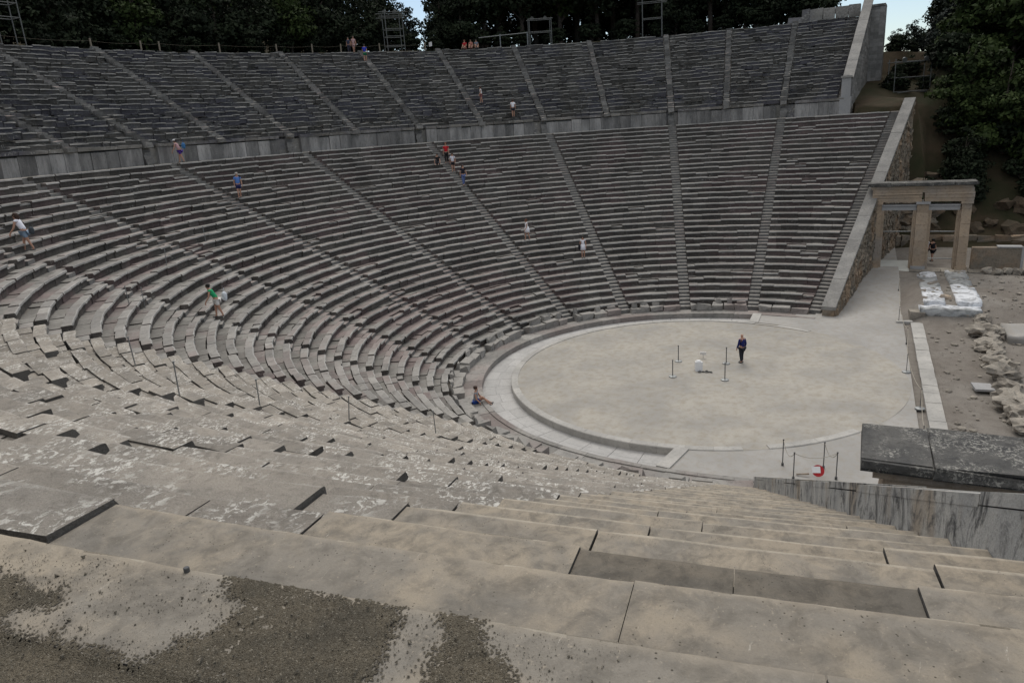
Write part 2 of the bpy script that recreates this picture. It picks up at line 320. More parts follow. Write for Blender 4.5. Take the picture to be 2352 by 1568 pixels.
def terrain():
    mb = MB(); st = 1.25; n = 132; x0 = -82.5
    vs = [(x0+i*st, x0+j*st, h(x0+i*st, x0+j*st)) for j in range(n+1) for i in range(n+1)]
    fs = [(j*(n+1)+i, j*(n+1)+i+1, (j+1)*(n+1)+i+1, (j+1)*(n+1)+i) for j in range(n) for i in range(n)]
    mi = []
    for f in fs:
        cx = sum(vs[k][0] for k in f)/4; cy = sum(vs[k][1] for k in f)/4
        mi.append(0 if (cy < -9.5 and abs(cx) < 32) else 1)
    mb.v = vs; mb.f = fs; mb.m = mi
    o = mb.build('terrain', [M_dirt, M_hill], None, True); struct(o)
    # wide sheet to the horizon, ring around the detailed terrain
    mb = MB(); prev = None; K = 144
    def edge(a, q):
        c, s = cos(a), sin(a); k = 82.5/max(abs(c), abs(s)); return c*k*q, s*k*q
    rings = []
    for q in (1., 1.15, 1.4, 1.9, 3, 6, 14, 34):
        ring = []
        for i in range(K):
            x, y = edge(2*pi*i/K, q)
            if q == 1.: z = h(x*.999, y*.999) - .25
            else:
                b = h(x*.99/q, y*.99/q) - .25; k = sm(1, 3, q); z = b*(1-k) + (-3)*k + 5*nz(x, y, 90.)*min(1, q-1)
            ring.append((x, y, z))
        rings.append(ring)
    mb.add([p for r in rings for p in r], [(i*K+k, i*K+(k+1) % K, (i+1)*K+(k+1) % K, (i+1)*K+k) for i in range(len(rings)-1) for k in range(K)])
    struct(mb.build('ground', M_hill, None, True))
terrain()
def disc(name, r, z, mt, n=128, rings=10):
    mb = MB(); vs = [(0, 0, z)]
    for j in range(1, rings+1):
        for k in range(n): a = 2*pi*k/n; q = r*j/rings; vs.append((q*cos(a), q*sin(a), z + (.012*nz(q*cos(a), q*sin(a), 2.) if j < rings else 0)))
    fs = [(0, 1+k, 1+(k+1) % n) for k in range(n)] + [(1+j*n+k, 1+(j+1)*n+k, 1+(j+1)*n+(k+1) % n, 1+j*n+(k+1) % n) for j in range(rings-1) for k in range(n)]
    mb.add(vs, fs); return mb.build(name, mt, None, True)
struct(disc('orchestra_floor', 10.12, 0.0, M_orch))
# path sheet through both parodoi and the strip in front of the orchestra
mb = MB(); st = .3; idx = {}
for i in range(-92, 116):
    for j in range(-38, 0):
        x, y = (i+.5)*st, (j+.5)*st
        if y < -10.2 or y > -1.1: continue
        if hypot(x, y) < 9.85: continue
        X = abs(x)
        if X > 12.7 and y > wall_y(x)+.5: continue
        if X <= 12.7 and X > 11.9 and y > -5.2+(12.7-X)*5: continue
        q = []
        for a, b in ((i, j), (i+1, j), (i+1, j+1), (i, j+1)):
            if (a, b) not in idx: idx[(a, b)] = len(mb.v); mb.v.append((a*st, b*st, hpath(a*st, b*st) - .01 + .02*nz(a*st, b*st, 1.8)))
            q.append(idx[(a, b)])
        mb.f.append(tuple(q)); mb.m.append(0)
struct(mb.build('path', M_path, None, True))
# earth body under all the seats so that gaps look into soil
mb = MB(); secs = []
ts = [-2.0 + 12.0*i/150 for i in range(151)]
for t in ts:
    s = [rp(10.3, t, -.5), rp(R0-.2, t, -.5)] + [rp(R0+DD*k, t, Z0+HH*k-.50) for k in range(0, 34, 3)] + [rp(RB, t, Z34-.16), rp(RW+.4, t, Z34-.12)]
    secs.append(s)
mb.loft(secs, closed=False)
struct(mb.build('earth_slope', M_dirt))
# ------------------------------------------------------------------ gutter, kerb
def tend(r, yy, lo, hi):
    for _ in range(50):
        mi_ = (lo+hi)/2
        if rp(r, mi_).y > yy: lo = mi_
        else: hi = mi_
    return (lo+hi)/2
ta, tb = tend(RE, -1.35, 0, -2.), tend(RE, -1.2, 8, 10.)
mb = MB(); nseg = 30
for i in range(nseg):
    for lane in range(2):
        sec = []
        q0, q1 = i/nseg, (i+1)/nseg - .0006
        cut = .55 if i % 2 else .45
        for q in (q0, (q0+q1)/2, q1):
            t = ta + (tb-ta)*q; po = rp(RE, t); a = atan2(po.y, po.x)
            if a < -pi/2: a += 2*pi
            pi_ = Vector((cos(a)*(RO-.02), sin(a)*(RO-.02), 0))
            a_, b_ = (pi_, pi_.lerp(po, cut-.003)) if lane == 0 else (pi_.lerp(po, cut+.003), po)
            dz = -.30 + .0006*((i*7) % 5)
            sec.append([Vector((a_.x, a_.y, dz)), Vector((b_.x, b_.y, dz)), Vector((b_.x, b_.y, dz-.1)), Vector((a_.x, a_.y, dz-.1))])
        mb.loft(sec)
struct(mb.build('gutter_paving', M_pave))
def ringseg(mb, r0, r1, a0, a1, zt, zb, joint=1.15, jit=.004):
    zb = min(zb, -.45)
    L = (a1-a0)*r1; n = max(1, int(round(L/joint)))
    for i in range(n):
        secs = []; dz = G(jit)
        for q in (0, .33, .67, 1):
            a = a0 + (a1-a0)*(i + .004 + .992*q)/n; c, s = cos(a), sin(a)
            secs.append([Vector((r0*c, r0*s, zb)), Vector((r0*c, r0*s, zt+dz)), Vector(((r1-.03)*c, (r1-.03)*s, zt+dz)), Vector((r1*c, r1*s, zt-.03+dz)), Vector((r1*c, r1*s, zb))])
        mb.loft(secs)
kb = thing('orchestra_kerb', 'pale stone ring kerb round the earth circle of the orchestra', 'kerb', (0, 0, 0))
for a0, a1 in ((-9.5, 201.5), (207.5, 232), (330, 342)):
    mb = MB(); ringseg(mb, 9.77, RO, radians(a0), radians(a1), .035 if a0 < 300 else .02, -.3); mb.build('kerb_section', M_kerb, kb)
for s_, p0, p1, lab in ((-1, (-9.95, -1.35), (-11.9, -1.0), 'near'), (1, (9.95, -1.55), (12.2, -1.5), 'far')):
    mb = MB(); d = Vector((p1[0]-p0[0], p1[1]-p0[1], 0)); c = Vector((*p0, 0)) + d/2; a = atan2(d.y, d.x)
    mb.box((c.x, c.y, -.20), (d.length, .55, .50), a)
    tag(mb.build('threshold_slab', M_kerb), 'pale stone slab closing the ' + ('end of the paved gutter nearest the camera' if s_ < 0 else 'far end of the paved gutter by the retaining wall foot'), 'stone slab', 'threshold slabs of the gutter')
# ------------------------------------------------------------------ seat rows
def jn(s): return G(s) if s else 0.
def row_mesh(mb, r, z, t0, t1, D, H, lo, hi, sz, sr, tilt, chip, seatd=.36, drop=.03, miss=0., under=.09, lip=.09, down=None, lw=.05, gap=.004, seg=.42):
    """blocks of one seat row between radial lines t0 and t1 (already trimmed for the stairs)"""
    down = down or H + .04
    for part in (0, 1):
        t = t0; per = arc(r, (t0+t1)/2)
        while t < t1 - 1e-6:
            L = U(lo, hi)*(.75 if part else 1.); e = min(t1, t + L/per)
            if (t1-e)*per < .45: e = t1
            n = max(2, int((e-t)*per/seg)); g = (gap + abs(G(gap*.8)))/per
            dz, dr, tl, tw = jn(sz), jn(sr), jn(tilt), jn(sr*.8)
            if part == 0 and miss and R_() < miss: dz -= U(.06, .16); chip_ = chip*3
            else: chip_ = chip
            secs = []
            for i in range(n+1):
                q = t + g + (e-t-2*g)*i/n; w_ = tw*(i/n-.5)*2; c1, c2 = abs(jn(chip_)), jn(chip_*.4)
                end = chip_*1.5*R_() if i in (0, n) else 0.
                if part == 0:
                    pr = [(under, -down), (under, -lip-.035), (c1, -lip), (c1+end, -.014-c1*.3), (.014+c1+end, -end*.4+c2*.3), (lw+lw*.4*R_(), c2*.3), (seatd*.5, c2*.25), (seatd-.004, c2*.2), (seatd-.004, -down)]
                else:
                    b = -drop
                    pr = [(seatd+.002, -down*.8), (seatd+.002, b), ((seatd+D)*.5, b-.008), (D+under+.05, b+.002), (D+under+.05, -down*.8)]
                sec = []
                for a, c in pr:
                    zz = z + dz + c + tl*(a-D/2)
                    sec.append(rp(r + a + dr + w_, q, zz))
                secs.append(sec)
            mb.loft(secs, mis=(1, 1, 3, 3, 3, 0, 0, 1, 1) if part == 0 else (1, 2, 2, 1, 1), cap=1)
            t = e
STW = .38      # half width of a stairway
lower = []
for wdg in range(12):
    far_i = wdg
    if wdg == 0: lab = 'lower wedge of regular stone seats beside the far retaining wall'
    elif wdg == 11: lab = 'nearest lower wedge of restored smooth beige seats in the foreground'
    elif wdg == 10: lab = 'lower wedge of white-lichened broken seats left of the smooth foreground wedge'
    else: lab = 'lower wedge of worn grey stone seats, %s from the far retaining wall' % ORD[wdg]
    ta_, tb_ = wdg-2., wdg-1.
    root = thing('seating_wedge', lab, 'seating', rp(R0, (ta_+tb_)/2, 0), 'wedges of the lower tier')
    for k in range(34):
        r, z = R0 + DD*k, Z0 + HH*k; per = arc(r, (ta_+tb_)/2)
        a = ta_ + STW/per; b = tb_ - STW/per
        if wdg == 0: a = ta_ + (STW*2+.20)/per
        if wdg == 11: b = tb_ - .98/per
        mb = MB()
        mats = T_low
        if k == 0: continue
        if wdg <= 5: P = (.7, 1.6, .018, .018, .016, .022, .05)
        elif wdg <= 7: P = (.8, 1.5, .018, .02, .018, .018, .05)
        elif wdg == 8: P = (.9, 1.6, .018, .02, .014, .018, .04)
        else: P = (.8, 1.8, .018, .024, .019, .026, .05)
        lo, hi, sz, sr, tl, ch, ms = P
        if k == 33: sz *= .6; ms = 0
        if wdg >= 9: mats = T_rough
        if wdg == 11:
            cut = 9.525 if k <= 31 else (9.475 if k == 32 else 9.0)
            cut = max(cut, a)
            if cut > a: row_mesh(mb, r, z, a, cut, DD, HH, lo, hi, sz, sr, tl, ch, miss=ms)
            o = None
            if mb.v: mb.build('seat_row', T_rough, root)
            mb = MB()
            if k == 31:
                row_mesh(mb, r, z, cut, 9.657, DD, HH, 9, 9, 0, 0, 0, .0055, lw=.012, gap=.0012, seg=.07, seatd=.36, drop=.006)
                mbr = MB(); row_mesh(mbr, r, z, 9.7915, b, DD, HH, 9, 9, 0, 0, 0, .0055, lw=.012, gap=.0012, seg=.07, seatd=.36, drop=.012); mbr.build('seat_row', T_smooth, root)
                mbd = MB(); mb2 = MB(); row_mesh(mbd, r+.008, z-.014, 9.657, 9.723, DD, HH, 9, 9, 0, 0, 0, .0025, lw=.012, gap=.0012, seg=.07, seatd=.66, drop=.003)
                row_mesh(mb2, r+.007, z-.015, 9.723, 9.7915, DD, HH, 9, 9, 0, 0, 0, .0025, lw=.012, gap=.0012, seg=.07, seatd=.66, drop=.003)
                for q_, l_ in ((mbd, 'left'), (mb2, 'right')): o = q_.build('replacement_slab', T_smoothd, root); o['label'] = 'darker sunken replacement slab, %s one of a pair' % l_
            elif k == 32:
                row_mesh(mb, r, z, cut, 9.694, DD, HH, 9, 9, 0, 0, 0, .0055, lw=.012, gap=.0012, seg=.07, seatd=.68, drop=.004)
                row_mesh(mb, r-.004, z+.004, 9.694, b, DD, HH, 9, 9, 0, 0, 0, .0055, lw=.012, gap=.0012, seg=.07, seatd=.68, drop=.004)
            elif k == 33:
                row_mesh(mb, r, z, cut, 9.742, DD, HH, 9, 9, 0, 0, 0, .0055, lw=.012, gap=.0012, seg=.07, seatd=.33, drop=.012)
                row_mesh(mb, r+.004, z+.004, 9.742, b, DD, HH, 9, 9, 0, 0, 0, .0055, lw=.012, gap=.0012, seg=.07, seatd=.33, drop=.012)
            else: row_mesh(mb, r, z, cut, b, DD, HH, 1.1, 2.0, .006, .008, .006, .008, drop=.03, down=HH+.03, lw=.03, gap=.003, seg=.2)
            mb.build('seat_row', T_smooth, root)
        elif wdg == 10 and k == 33:
            row_mesh(mb, r, z, a, b, DD, HH, 1.2, 2., .005, .006, .005, .005); mb.build('seat_row', T_smooth, root)
        else:
            row_mesh(mb, r, z, a, b, DD, HH, lo, hi, sz, sr, tl, ch, miss=ms, seg=.42 if wdg < 8 else .22); mb.build('seat_row', mats, root)
# front walkway step and ruined honour benches at the foot
mb = MB(); t = -1.95
while t < 9.9:
    e = min(9.9, t + U(1.0, 1.5)/arc(RE, t)); secs = []
    dz = G(.008)
    for q in (t+.0008, (t+e)/2, e-.0008): secs.append([rp(RE, q, -.5), rp(RE, q, .02+dz), rp(RE+.28, q, .03+dz), rp(RE+.281, q, -.02+dz), rp(R0+.12, q, -.02+dz), rp(R0+.12, q, -.5)])
    mb.loft(secs); t = e
tag(mb.build('front_step', M_low), 'low curved stone step edging the paved gutter below the first benches', 'step')
for wdg in range(12):
    root = thing('bench_row', 'ruined front benches with broken backs, %s section from the far retaining wall' % ORD[wdg], 'bench', rp(R0, wdg-1.5, 0), 'broken benches of the front row')
    ta_, tb_ = wdg-2., wdg-1.; per = arc(R0, wdg-1.5); a = ta_+(STW if wdg else .9)/per; b = tb_-(STW if wdg < 11 else .98)/per; t = a; mb = MB(); mb2 = MB()
    while t < b-.02:
        e = min(b, t+U(.7, 1.2)/per); q = (t+e)/2; c = rp(R0+.22, q, .14); aa = atan2(*(rp(R0+1, q)-rp(R0, q)).yx)
        mb = MB(); mb.box((c.x, c.y, .14+G(.02)), (.55, (e-t)*per*.95, U(.34, .46)), aa, jit=.045); mb.build('seat_block', M_low, root)
        if R_() < .6:
            c = rp(R0+.56, q, .5); mb2 = MB(); mb2.box((c.x, c.y, .30+U(-.08, .12)), (.22, (e-t)*per*U(.5, .95), .55), aa, jit=.06, taper=.8); mb2.build('backrest', M_low, root)
        t = e
# ------------------------------------------------------------------ stairways of the lower tier
for s_ in range(12):
    tt = s_ - 2.
    off = 0.
    if s_ == 0: off = STW + .20
    lab = 'narrow stone stairway of the lower tier, %s from the far retaining wall' % ORD[s_] if s_ else 'narrow stone stairway running right along the far retaining wall coping'
    root = thing('stairway', lab, 'stairs', rp(R0, tt, 0), 'stairways of the lower tier')
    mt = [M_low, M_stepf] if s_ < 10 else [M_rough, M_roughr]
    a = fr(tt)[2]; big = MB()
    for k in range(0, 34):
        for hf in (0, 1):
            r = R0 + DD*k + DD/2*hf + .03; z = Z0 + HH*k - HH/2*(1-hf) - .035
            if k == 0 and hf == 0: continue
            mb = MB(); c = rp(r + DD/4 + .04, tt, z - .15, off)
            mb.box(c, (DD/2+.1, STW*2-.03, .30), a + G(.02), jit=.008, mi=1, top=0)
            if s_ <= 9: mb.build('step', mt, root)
            else: big.v += mb.v; big.f += [tuple(i+len(big.v)-8 for i in f) for f in mb.f]; big.m += mb.m
    if s_ > 9: big.build('steps', mt, root)
# ------------------------------------------------------------------ diazoma walkway and its wall
mb = MB(); t = -2.0
while t < 9.98:
    per = arc(RB, t); e = min(9.98, t+U(.9, 1.6)/per)
    for r0_, r1_ in ((RB+.06, RB+.95), (RB+.955, RW+.3)):
        dz = G(.012); secs = []
        for q in (t+.0006, (t+e)/2, e-.0006): secs.append([rp(r0_, q, Z34-.045+dz), rp(r1_, q, Z34-.045+dz), rp(r1_, q, Z34-.2), rp(r0_, q, Z34-.2)])
        mb.loft(secs)
    t = e
tag(mb.build('walkway', M_rough), None, None, None, 'structure')
wl = thing('retaining_wall', 'tall band of upright grey slabs between the lower and upper tiers', 'wall', rp(RW, 4, Z34))
mb = MB(); mc = MB(); t = -1.5
while t < 6.6:
    per = arc(RW, t); e = t + U(.75, 1.35)/per
    nearst = min(abs((t+e)/2 - k) for k in range(-1, 8))*per
    if nearst > .75:
        dz = G(.09); dr = G(.035); secs = []
        for q in (t+.0009, e-.0009): secs.append([rp(RW+dr+.04, q, Z34-.1), rp(RW+dr, q, Z34+1.12+dz*.5), rp(RW+.4, q, Z34+1.12+dz*.5), rp(RW+.4, q, Z34-.1)])
        mb.loft(secs)
        if R_() < .95:
            secs = []; j = G(.03)
            for q in (t+.0004, (t+e)/2, e-.0004): secs.append([rp(RW-.08+j, q, Z34+1.2), rp(RW-.14+j+abs(G(.03)), q, Z34+1.36), rp(RW-.13+j, q, Z34+1.43+G(.015)), rp(RW+.4, q, Z34+1.43), rp(RW+.4, q, Z34+1.2)])
            mc.loft(secs)
    t = e
mb.build('slab_course', M_wallup, wl); mc.build('cornice', M_up, wl)
mb = MB(); secs = [[rp(RW+.3, -1.5+8.1*i/90, Z34-.3), rp(RW+.3, -1.5+8.1*i/90, UZ-.62), rp(RT-.1, -1.5+8.1*i/90, UZ+UH*21-.60), rp(RT+.0, -1.5+8.1*i/90, UZ+UH*20-.05), rp(RT+1.6, -1.5+8.1*i/90, UZ+UH*20+.0)] for i in range(91)]
mb.loft(secs, closed=False); struct(mb.build('earth_slope', M_up))
# ------------------------------------------------------------------ upper tier
for u in range(15):
    ta_ = -1.5 + .5*u; tb_ = ta_ + .5; tm = (ta_+tb_)/2
    lab = 'upper wedge of dark weathered seats, ' + ('beside the tall end wall' if u == 0 else '%s from the tall end wall' % ORD[u])
    root = thing('upper_seating_wedge', lab, 'seating', rp(RW, tm, UZ), 'wedges of the upper tier')
    for k in range(21):
        r, z = RW + .05 + UD*k, UZ + UH*k; per = arc(r, tm); a, b = ta_+.36/per, tb_-.36/per
        if u == 0: a = ta_ + .6/per
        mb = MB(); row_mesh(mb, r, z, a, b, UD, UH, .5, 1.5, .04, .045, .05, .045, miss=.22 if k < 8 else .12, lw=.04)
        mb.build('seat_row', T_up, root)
for u in range(1, 16):
    tt = -1.5 + .5*u
    root = MB(); a = fr(tt)[2]
    for k in range(-3 if u % 2 == 1 else 0, 22):
        for hf in (0, 1):
            r = RW + .05 + UD*k - UD/2*(1-hf); z = UZ + UH*k - UH/2*(1-hf) - .02
            if k < 0: r = RW - .05 + .2*(k+3)*0 + (k+3+hf*.5)*.11; z = Z34 + .25 + (k+3+hf*.5)*.4
            if k > 20 and hf: continue
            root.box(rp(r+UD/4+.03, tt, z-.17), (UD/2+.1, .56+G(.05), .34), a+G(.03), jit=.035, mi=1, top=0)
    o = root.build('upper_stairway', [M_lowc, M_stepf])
    tag(o, 'steep pale stairway climbing the upper tier, %s from the tall end wall' % ORD[u-1], 'stairs', 'stairways of the upper tier')
# ------------------------------------------------------------------ far parodos wall (with coping), near one
def wall_line(name, label, tt, off0, r0_, r1_, zt, th, out, mats, zb, cop_w, step=1.3, coph=.22, side=1, ov=.06, jt=.008):
    """wall along a radial line; side = +1 grows towards larger t"""
    root = thing(name, label, 'wall', rp(r0_, tt, zt(r0_), off0)); mb = MB(); mc = MB()
    r = r0_
    n = int((r1_-r0_)/step); secs = []
    for i in range(n+1):
        r = r0_ + (r1_-r0_)*i/n
        secs.append([rp(r, tt, zb(r), off0), rp(r, tt, zt(r)-coph, off0), rp(r, tt, zt(r)-coph, off0+th), rp(r, tt, zb(r), off0+th)])
    mb.loft(secs); mb.build('core', mats[0], root)
    for i in range(n):
        ra, rb_ = r0_ + (r1_-r0_)*i/n + .006, r0_ + (r1_-r0_)*(i+1)/n - .006; dz = G(jt)
        o0, o1 = (off0 - ov, off0 + th + ov)
        secs = [[rp(q, tt, zt(q)-coph+dz, o0), rp(q, tt, zt(q)+dz, o0), rp(q, tt, zt(q)+dz, o1), rp(q, tt, zt(q)-coph+dz, o1)] for q in (ra, rb_)]
        mc.loft(secs)
    mc.build('coping', mats[1], root)
    return root
zrow = lambda r: Z0 + HH*(r-R0)/DD
far = wall_line('parodos_wall', 'sloping rubble retaining wall with pale coping at the far end of the lower tier', -2., -.75, R0-.1, RB+.5, lambda r: zrow(r)+.42, .75, -1, (M_rubble, M_cop), lambda r: -.8, .9)
# rubble facing: individual stones standing proud on the outer face
mb = MB(); rr = random.Random(3)
for i in range(1500):
    r = rr.uniform(R0+.2, RB+.4); z = rr.uniform(hpath(rp(r, -2).x, 0)-.1, zrow(r)+.1)
    if z > zrow(r)+.1: continue
    c = rp(r, -2., z, -.76); s = rr.uniform(.25, .6)
    mb.box(c, (s, rr.uniform(.08, .2), s*rr.uniform(.4, .75)), fr(-2.)[2] + rr.uniform(-.1, .1), jit=.04)
mb.build('facing_stone', M_rubble, far)
near = wall_line('parodos_wall', 'sloping marble-streaked wall beside the nearest seats, at the right edge', 10., -.98, R0-.1, RB-.9, lambda r: zrow(r)+.40, .75, 1, (M_wallnear, M_wallnear), lambda r: -.8, .9, 1.7, .1, ov=.003, jt=.012)
# ------------------------------------------------------------------ upper end wall with pillar and tower
ztop = lambda r: UZ + UH*(r-RW)/UD + .95
uw = wall_line('end_wall', 'high sloping ashlar wall with coping closing the right end of the upper tier', -1.5, -.55, RW+.9, RT+.6, ztop, .8, -1, (M_wallup, M_cop), lambda r: Z34-4, .9, 1.5, .2)
mb = MB(); a = fr(-1.5)[2]
mb.box(rp(RW+.45, -1.5, Z34+.55, -.1), (.95, .95, 1.9), a); mb.box(rp(RW+.45, -1.5, Z34+2.3, -.1), (.75, .75, 1.75), a); mb.build('pillar', M_gategrey, uw)
mb = MB(); mb.box(rp(RW+.45, -1.5, Z34+3.24, -.1), (.98, .98, .18), a, taper=.9); mb.box(rp(RW+.45, -1.5, Z34+3.4, -.1), (.7, .7, .16), a, taper=.3); mb.build('pillar_cap', M_cop, uw)
mb = MB(); zt_ = ztop(RT)
mb.box(rp(RT+.1, -1.5, (zt_+Z34)/2-2.2, -1.15), (1.5, 1.5, zt_-Z34+3), a); mb.build('buttress', M_wallup, uw)
mb = MB(); mb.box(rp(RT+.1, -1.5, zt_-.55, -1.05), (1.75, 1.8, .22), a, taper=.93); mb.build('buttress_cap', M_cornice, uw)
mb = MB()
t = -1.46
while t < -1.02:
    e = t + U(.8, 1.6)/arc(RT, t); q = (t+e)/2; hh = U(1.15, 1.35) if t < -1.1 else .6
    mb.box(rp(RT+.35, q, UZ+20*UH+hh/2), (.55, (e-t)*arc(RT, t)*.97, hh), fr(q)[2], jit=.03); t = e
tag(mb.build('back_wall', M_up), 'ragged low wall of dark blocks behind the top seats, left of the high end wall', 'wall')
# ------------------------------------------------------------------ parodos gates
def gate(sx, label):
    X = 24.*sx; root = thing('stone_gate', label, 'gate', (X, -11.3, 1.0), 'ancient gates of the two side entrances'); zb, zt = 1.02, 7.4
    Ys = (-8.45, -11.45, -14.2); ins = -sx          # ins: direction facing the orchestra
    for i, y in enumerate(Ys):
        wy = .62 if i != 1 else .78; mb = MB()
        zz = zb
        while zz < 5.75:
            hh = min(U(.7, 1.3), 5.8-zz); mb.box((X, y, zz+hh/2), (.95+G(.004), wy+G(.004), hh-.008), jit=.006); zz += hh
        p = mb.build('pillar', M_gate, root)
        mb = MB(); mb.box((X, y, 5.90), (1.12, wy+.14, .18)); mb.box((X, y, zb+.1), (1.14, wy+.16, .24)); mb.build('capital', M_gategrey if i == 1 else M_gate, p)
        mb = MB()
        for sy in (-1, 1):
            if (i == 0 and sy > 0) or (i == 2 and sy < 0): continue
            mb.box((X, y+sy*(wy/2+.11), (zb+5.35)/2), (.6, .2, 5.35-zb)); mb.box((X+ins*.32, y+sy*(wy/2+.05), (zb+5.35)/2), (.1, .09, 5.35-zb))
        mb.build('door_jamb', M_gate, p)
    for i in (0, 1):
        y0, y1 = Ys[i]-.3, Ys[i+1]+.36; ym = (y0+y1)/2
        mb = MB(); mb.box((X, ym, 5.52), (.66, y0-y1-.06, .33)); mb.box((X+ins*.06, ym, 5.73), (.72, y0-y1-.05, .10)); mb.build('door_lintel', M_gategrey, root)
        for zz, nm in ((3.75, 'cross_bar'), (1.75 if i else 3.2, 'cross_bar')):
            if i == 0 and zz == 3.2: continue
            mb = MB(); mb.tube([(X, y0+.1, zz), (X, y1-.1, zz)], .035); mb.build(nm, M_metal, root)
    for y0, y1 in ((-8.1, -11.32), (-11.52, -14.6)):
        mb = MB(); ym = (y0+y1)/2; L = abs(y1-y0)
        mb.box((X, ym, 6.12), (1.0, L, .26), jit=.012); mb.box((X, ym, 6.38), (1.06, L+.02, .25), jit=.012); mb.box((X, ym, 6.58), (1.14, L+.03, .14), jit=.01)
        mb.build('architrave', M_gate, root)
    mb = MB(); mb.box((X, -11.33, 6.80), (1.08, 6.45, .30), jit=.01); mb.box((X, -11.2, 7.04), (1.24, 6.5, .17), jit=.01); mb.build('frieze', M_gate, root)
    mb = MB(); y = -7.72
    while y > -14.7:
        L = min(U(1.0, 1.7), 14.72+y); d = .0 if L < .3 else G(.012)
        mb.box((X+d, y-L/2, 7.17), (1.58, L-.012, .07), jit=.008); mb.box((X+d, y-L/2, 7.28), (1.74, L-.01, .14), jit=.018); mb.box((X+d, y-L/2, 7.365), (1.6, L-.02, .03), jit=.012); y -= L
    mb.build('cornice', M_cornice, root)
    return root
gate(1, 'double doorway stone gate of warm pillars and cornice beyond the far parodos')
gate(-1, 'dark lichened cornice of the near gate rising over the wall at the right edge')

# ------------------------------------------------------------------ ruins of the stage
mb = MB(); x = 11.7
while x > -12:
    L = U(.9, 1.5); mb.box((x-L/2, -10.92, .0+G(.006)), (L-.012, .66, .14), 0, jit=.006); x -= L
tag(mb.build('stone_strip', M_kerb), 'long straight strip of pale slabs between the orchestra and the stage ruins', 'paving strip')
mb = MB(); mb.box((11.75, -10.25, .03), (.34, .9, .16), .1, jit=.01)
tag(mb.build('stone_block', M_kerb), 'narrow pale slab crossing the end of the long strip by the tarpaulins', 'stone block')
def lumpy(mb, x0, x1, y0, y1, zb, zt, seed, mi=None, nx=14, ny=6):
    vs = []; idx = {}
    cols = nx+1; rows = ny+5
    for i in range(nx+1):
        for j in range(ny+5):
            u = i/nx; x = x0+(x1-x0)*u
            if j < 2: y = y0; z = zb + (zt-zb)*j/2
            elif j > ny+2: y = y1; z = zb + (zt-zb)*(ny+4-j)/2
            else: y = y0+(y1-y0)*(j-2)/ny; z = zt
            e = .09; y += e*noise.noise(Vector((x*1.3, j*.6, seed))); z += (.16 if 1 < j < ny+3 else .03)*noise.noise(Vector((x*.9, y*1.7, seed+4))); x += .1*noise.noise(Vector((y*1.5, z, seed+9)))
            vs.append((x, y, z))
    fs = []; ms = []
    for i in range(nx):
        for j in range(rows-1): fs.append((i*rows+j, i*rows+j+1, (i+1)*rows+j+1, (i+1)*rows+j)); ms.append(mi(i/nx, j) if mi else 0)
    fs += [tuple(range(rows))[::-1], tuple(nx*rows+k for k in range(rows))]; ms += [ms[0], ms[-1]]
    o = len(mb.v); mb.v += vs; mb.f += [tuple(k+o for k in f) for f in fs]; mb.m += ms
root = thing('covered_foundation', 'stage foundation walls wrapped in white and grey tarpaulin in front of the gate', 'ruin', (17, -12.8, .5))
for nm, a in (('tarpaulin', (13.5, 23.2, -11.35, -12.55, .1, .95, 1., lambda u, j: 0 if (u < .42 or u > .78) and j < 9 else 1)),
              ('tarpaulin', (13.5, 23.2, -13.15, -14.5, .1, 1.0, 5., lambda u, j: 0 if (u < .5 or u > .86) else 1)),
              ('tarpaulin', (12.35, 13.6, -11.1, -14.35, -.1, .78, 9., None))):
    mb = MB()
    if a[-1] is None:
        lumpy(mb, *a[:-1], lambda u, j: 1 if u < .25 else 0, 12, 12)
    else: lumpy(mb, *a)
    mb.build(nm, [M_tarp, M_tarpg], root, True)
mb = MB(); mb.box((12.6, -10.95, .3), (.9, .85, .55), .1, jit=.04); mb.build('corner_block', M_ruin, root)
for q, lab in (((14.9, -12.85, .75, .85, .8), 'orange-brown boulder between the two tarpaulin-covered walls'), ((15.2, -12.95-.45+.1, .7, .7, .55), 'olive-brown boulder between the two tarpaulin-covered walls')):
    mb = MB(); mb.rock((q[0], q[1]+(.28 if 'orange' in lab else -.1), q[4]), (q[2], q[3]*.75, q[2]*.8), q[0], 0, 3, .3); tag(mb.build('boulder', M_gate if 'orange' in lab else M_ruin, None, True), lab, 'boulder', 'boulders of the stage ruins')
bl = [(13.1, -14.6, 1.0), (12.0, -14.25, 1.25), (10.9, -14.3, .9), (9.6, -14.2, 1.5), (8.4, -14.35, 1.1), (7.0, -14.1, 1.15), (6.0, -14.35, .9), (5.2, -14.15, 1.1), (4.1, -14.2, 1.2), (3.2, -14.45, 1.0), (2.3, -14.2, 1.25), (.2, -14.2, 1.1), (-.9, -14.0, 1.3), (-2.1, -14.1, 1.5), (-3.3, -13.9, 1.2), (-4.4, -14.1, 1.2)]
for i, (x, y, d) in enumerate(bl):
    mb = MB(); mb.rock((x, y, .2), (d*1.05, d*U(.6, .85), d*U(.4, .75)), i*1.37+.4, 0, 3, .52)
    lab = ('tallest pitted boulder' if i == 3 else 'pitted beige boulder') + ', %s from the tarpaulins in the boulder line' % ORD[i]
    tag(mb.build('boulder', M_ruin), lab, 'boulder', 'boulders of the stage ruins')
mb = MB(); lumpy(mb, 8.6, 11.4, -15.2, -18.2, -.1, .35, 20., None, 8, 6)
tag(mb.build('sand_bank', M_path, None, True), 'pale flat mortar platform right of the boulder line', 'platform')
mb = MB(); mb.box((.4, -13.1, .12), (.95, .8, .1), .1, jit=.01); mb.box((.2, -14.9, .12), (.9, 2.4, .1), .05, jit=.01)
tag(mb.build('flat_slab', M_gategrey), 'flat grey slab lying across the line of boulders', 'stone slab')
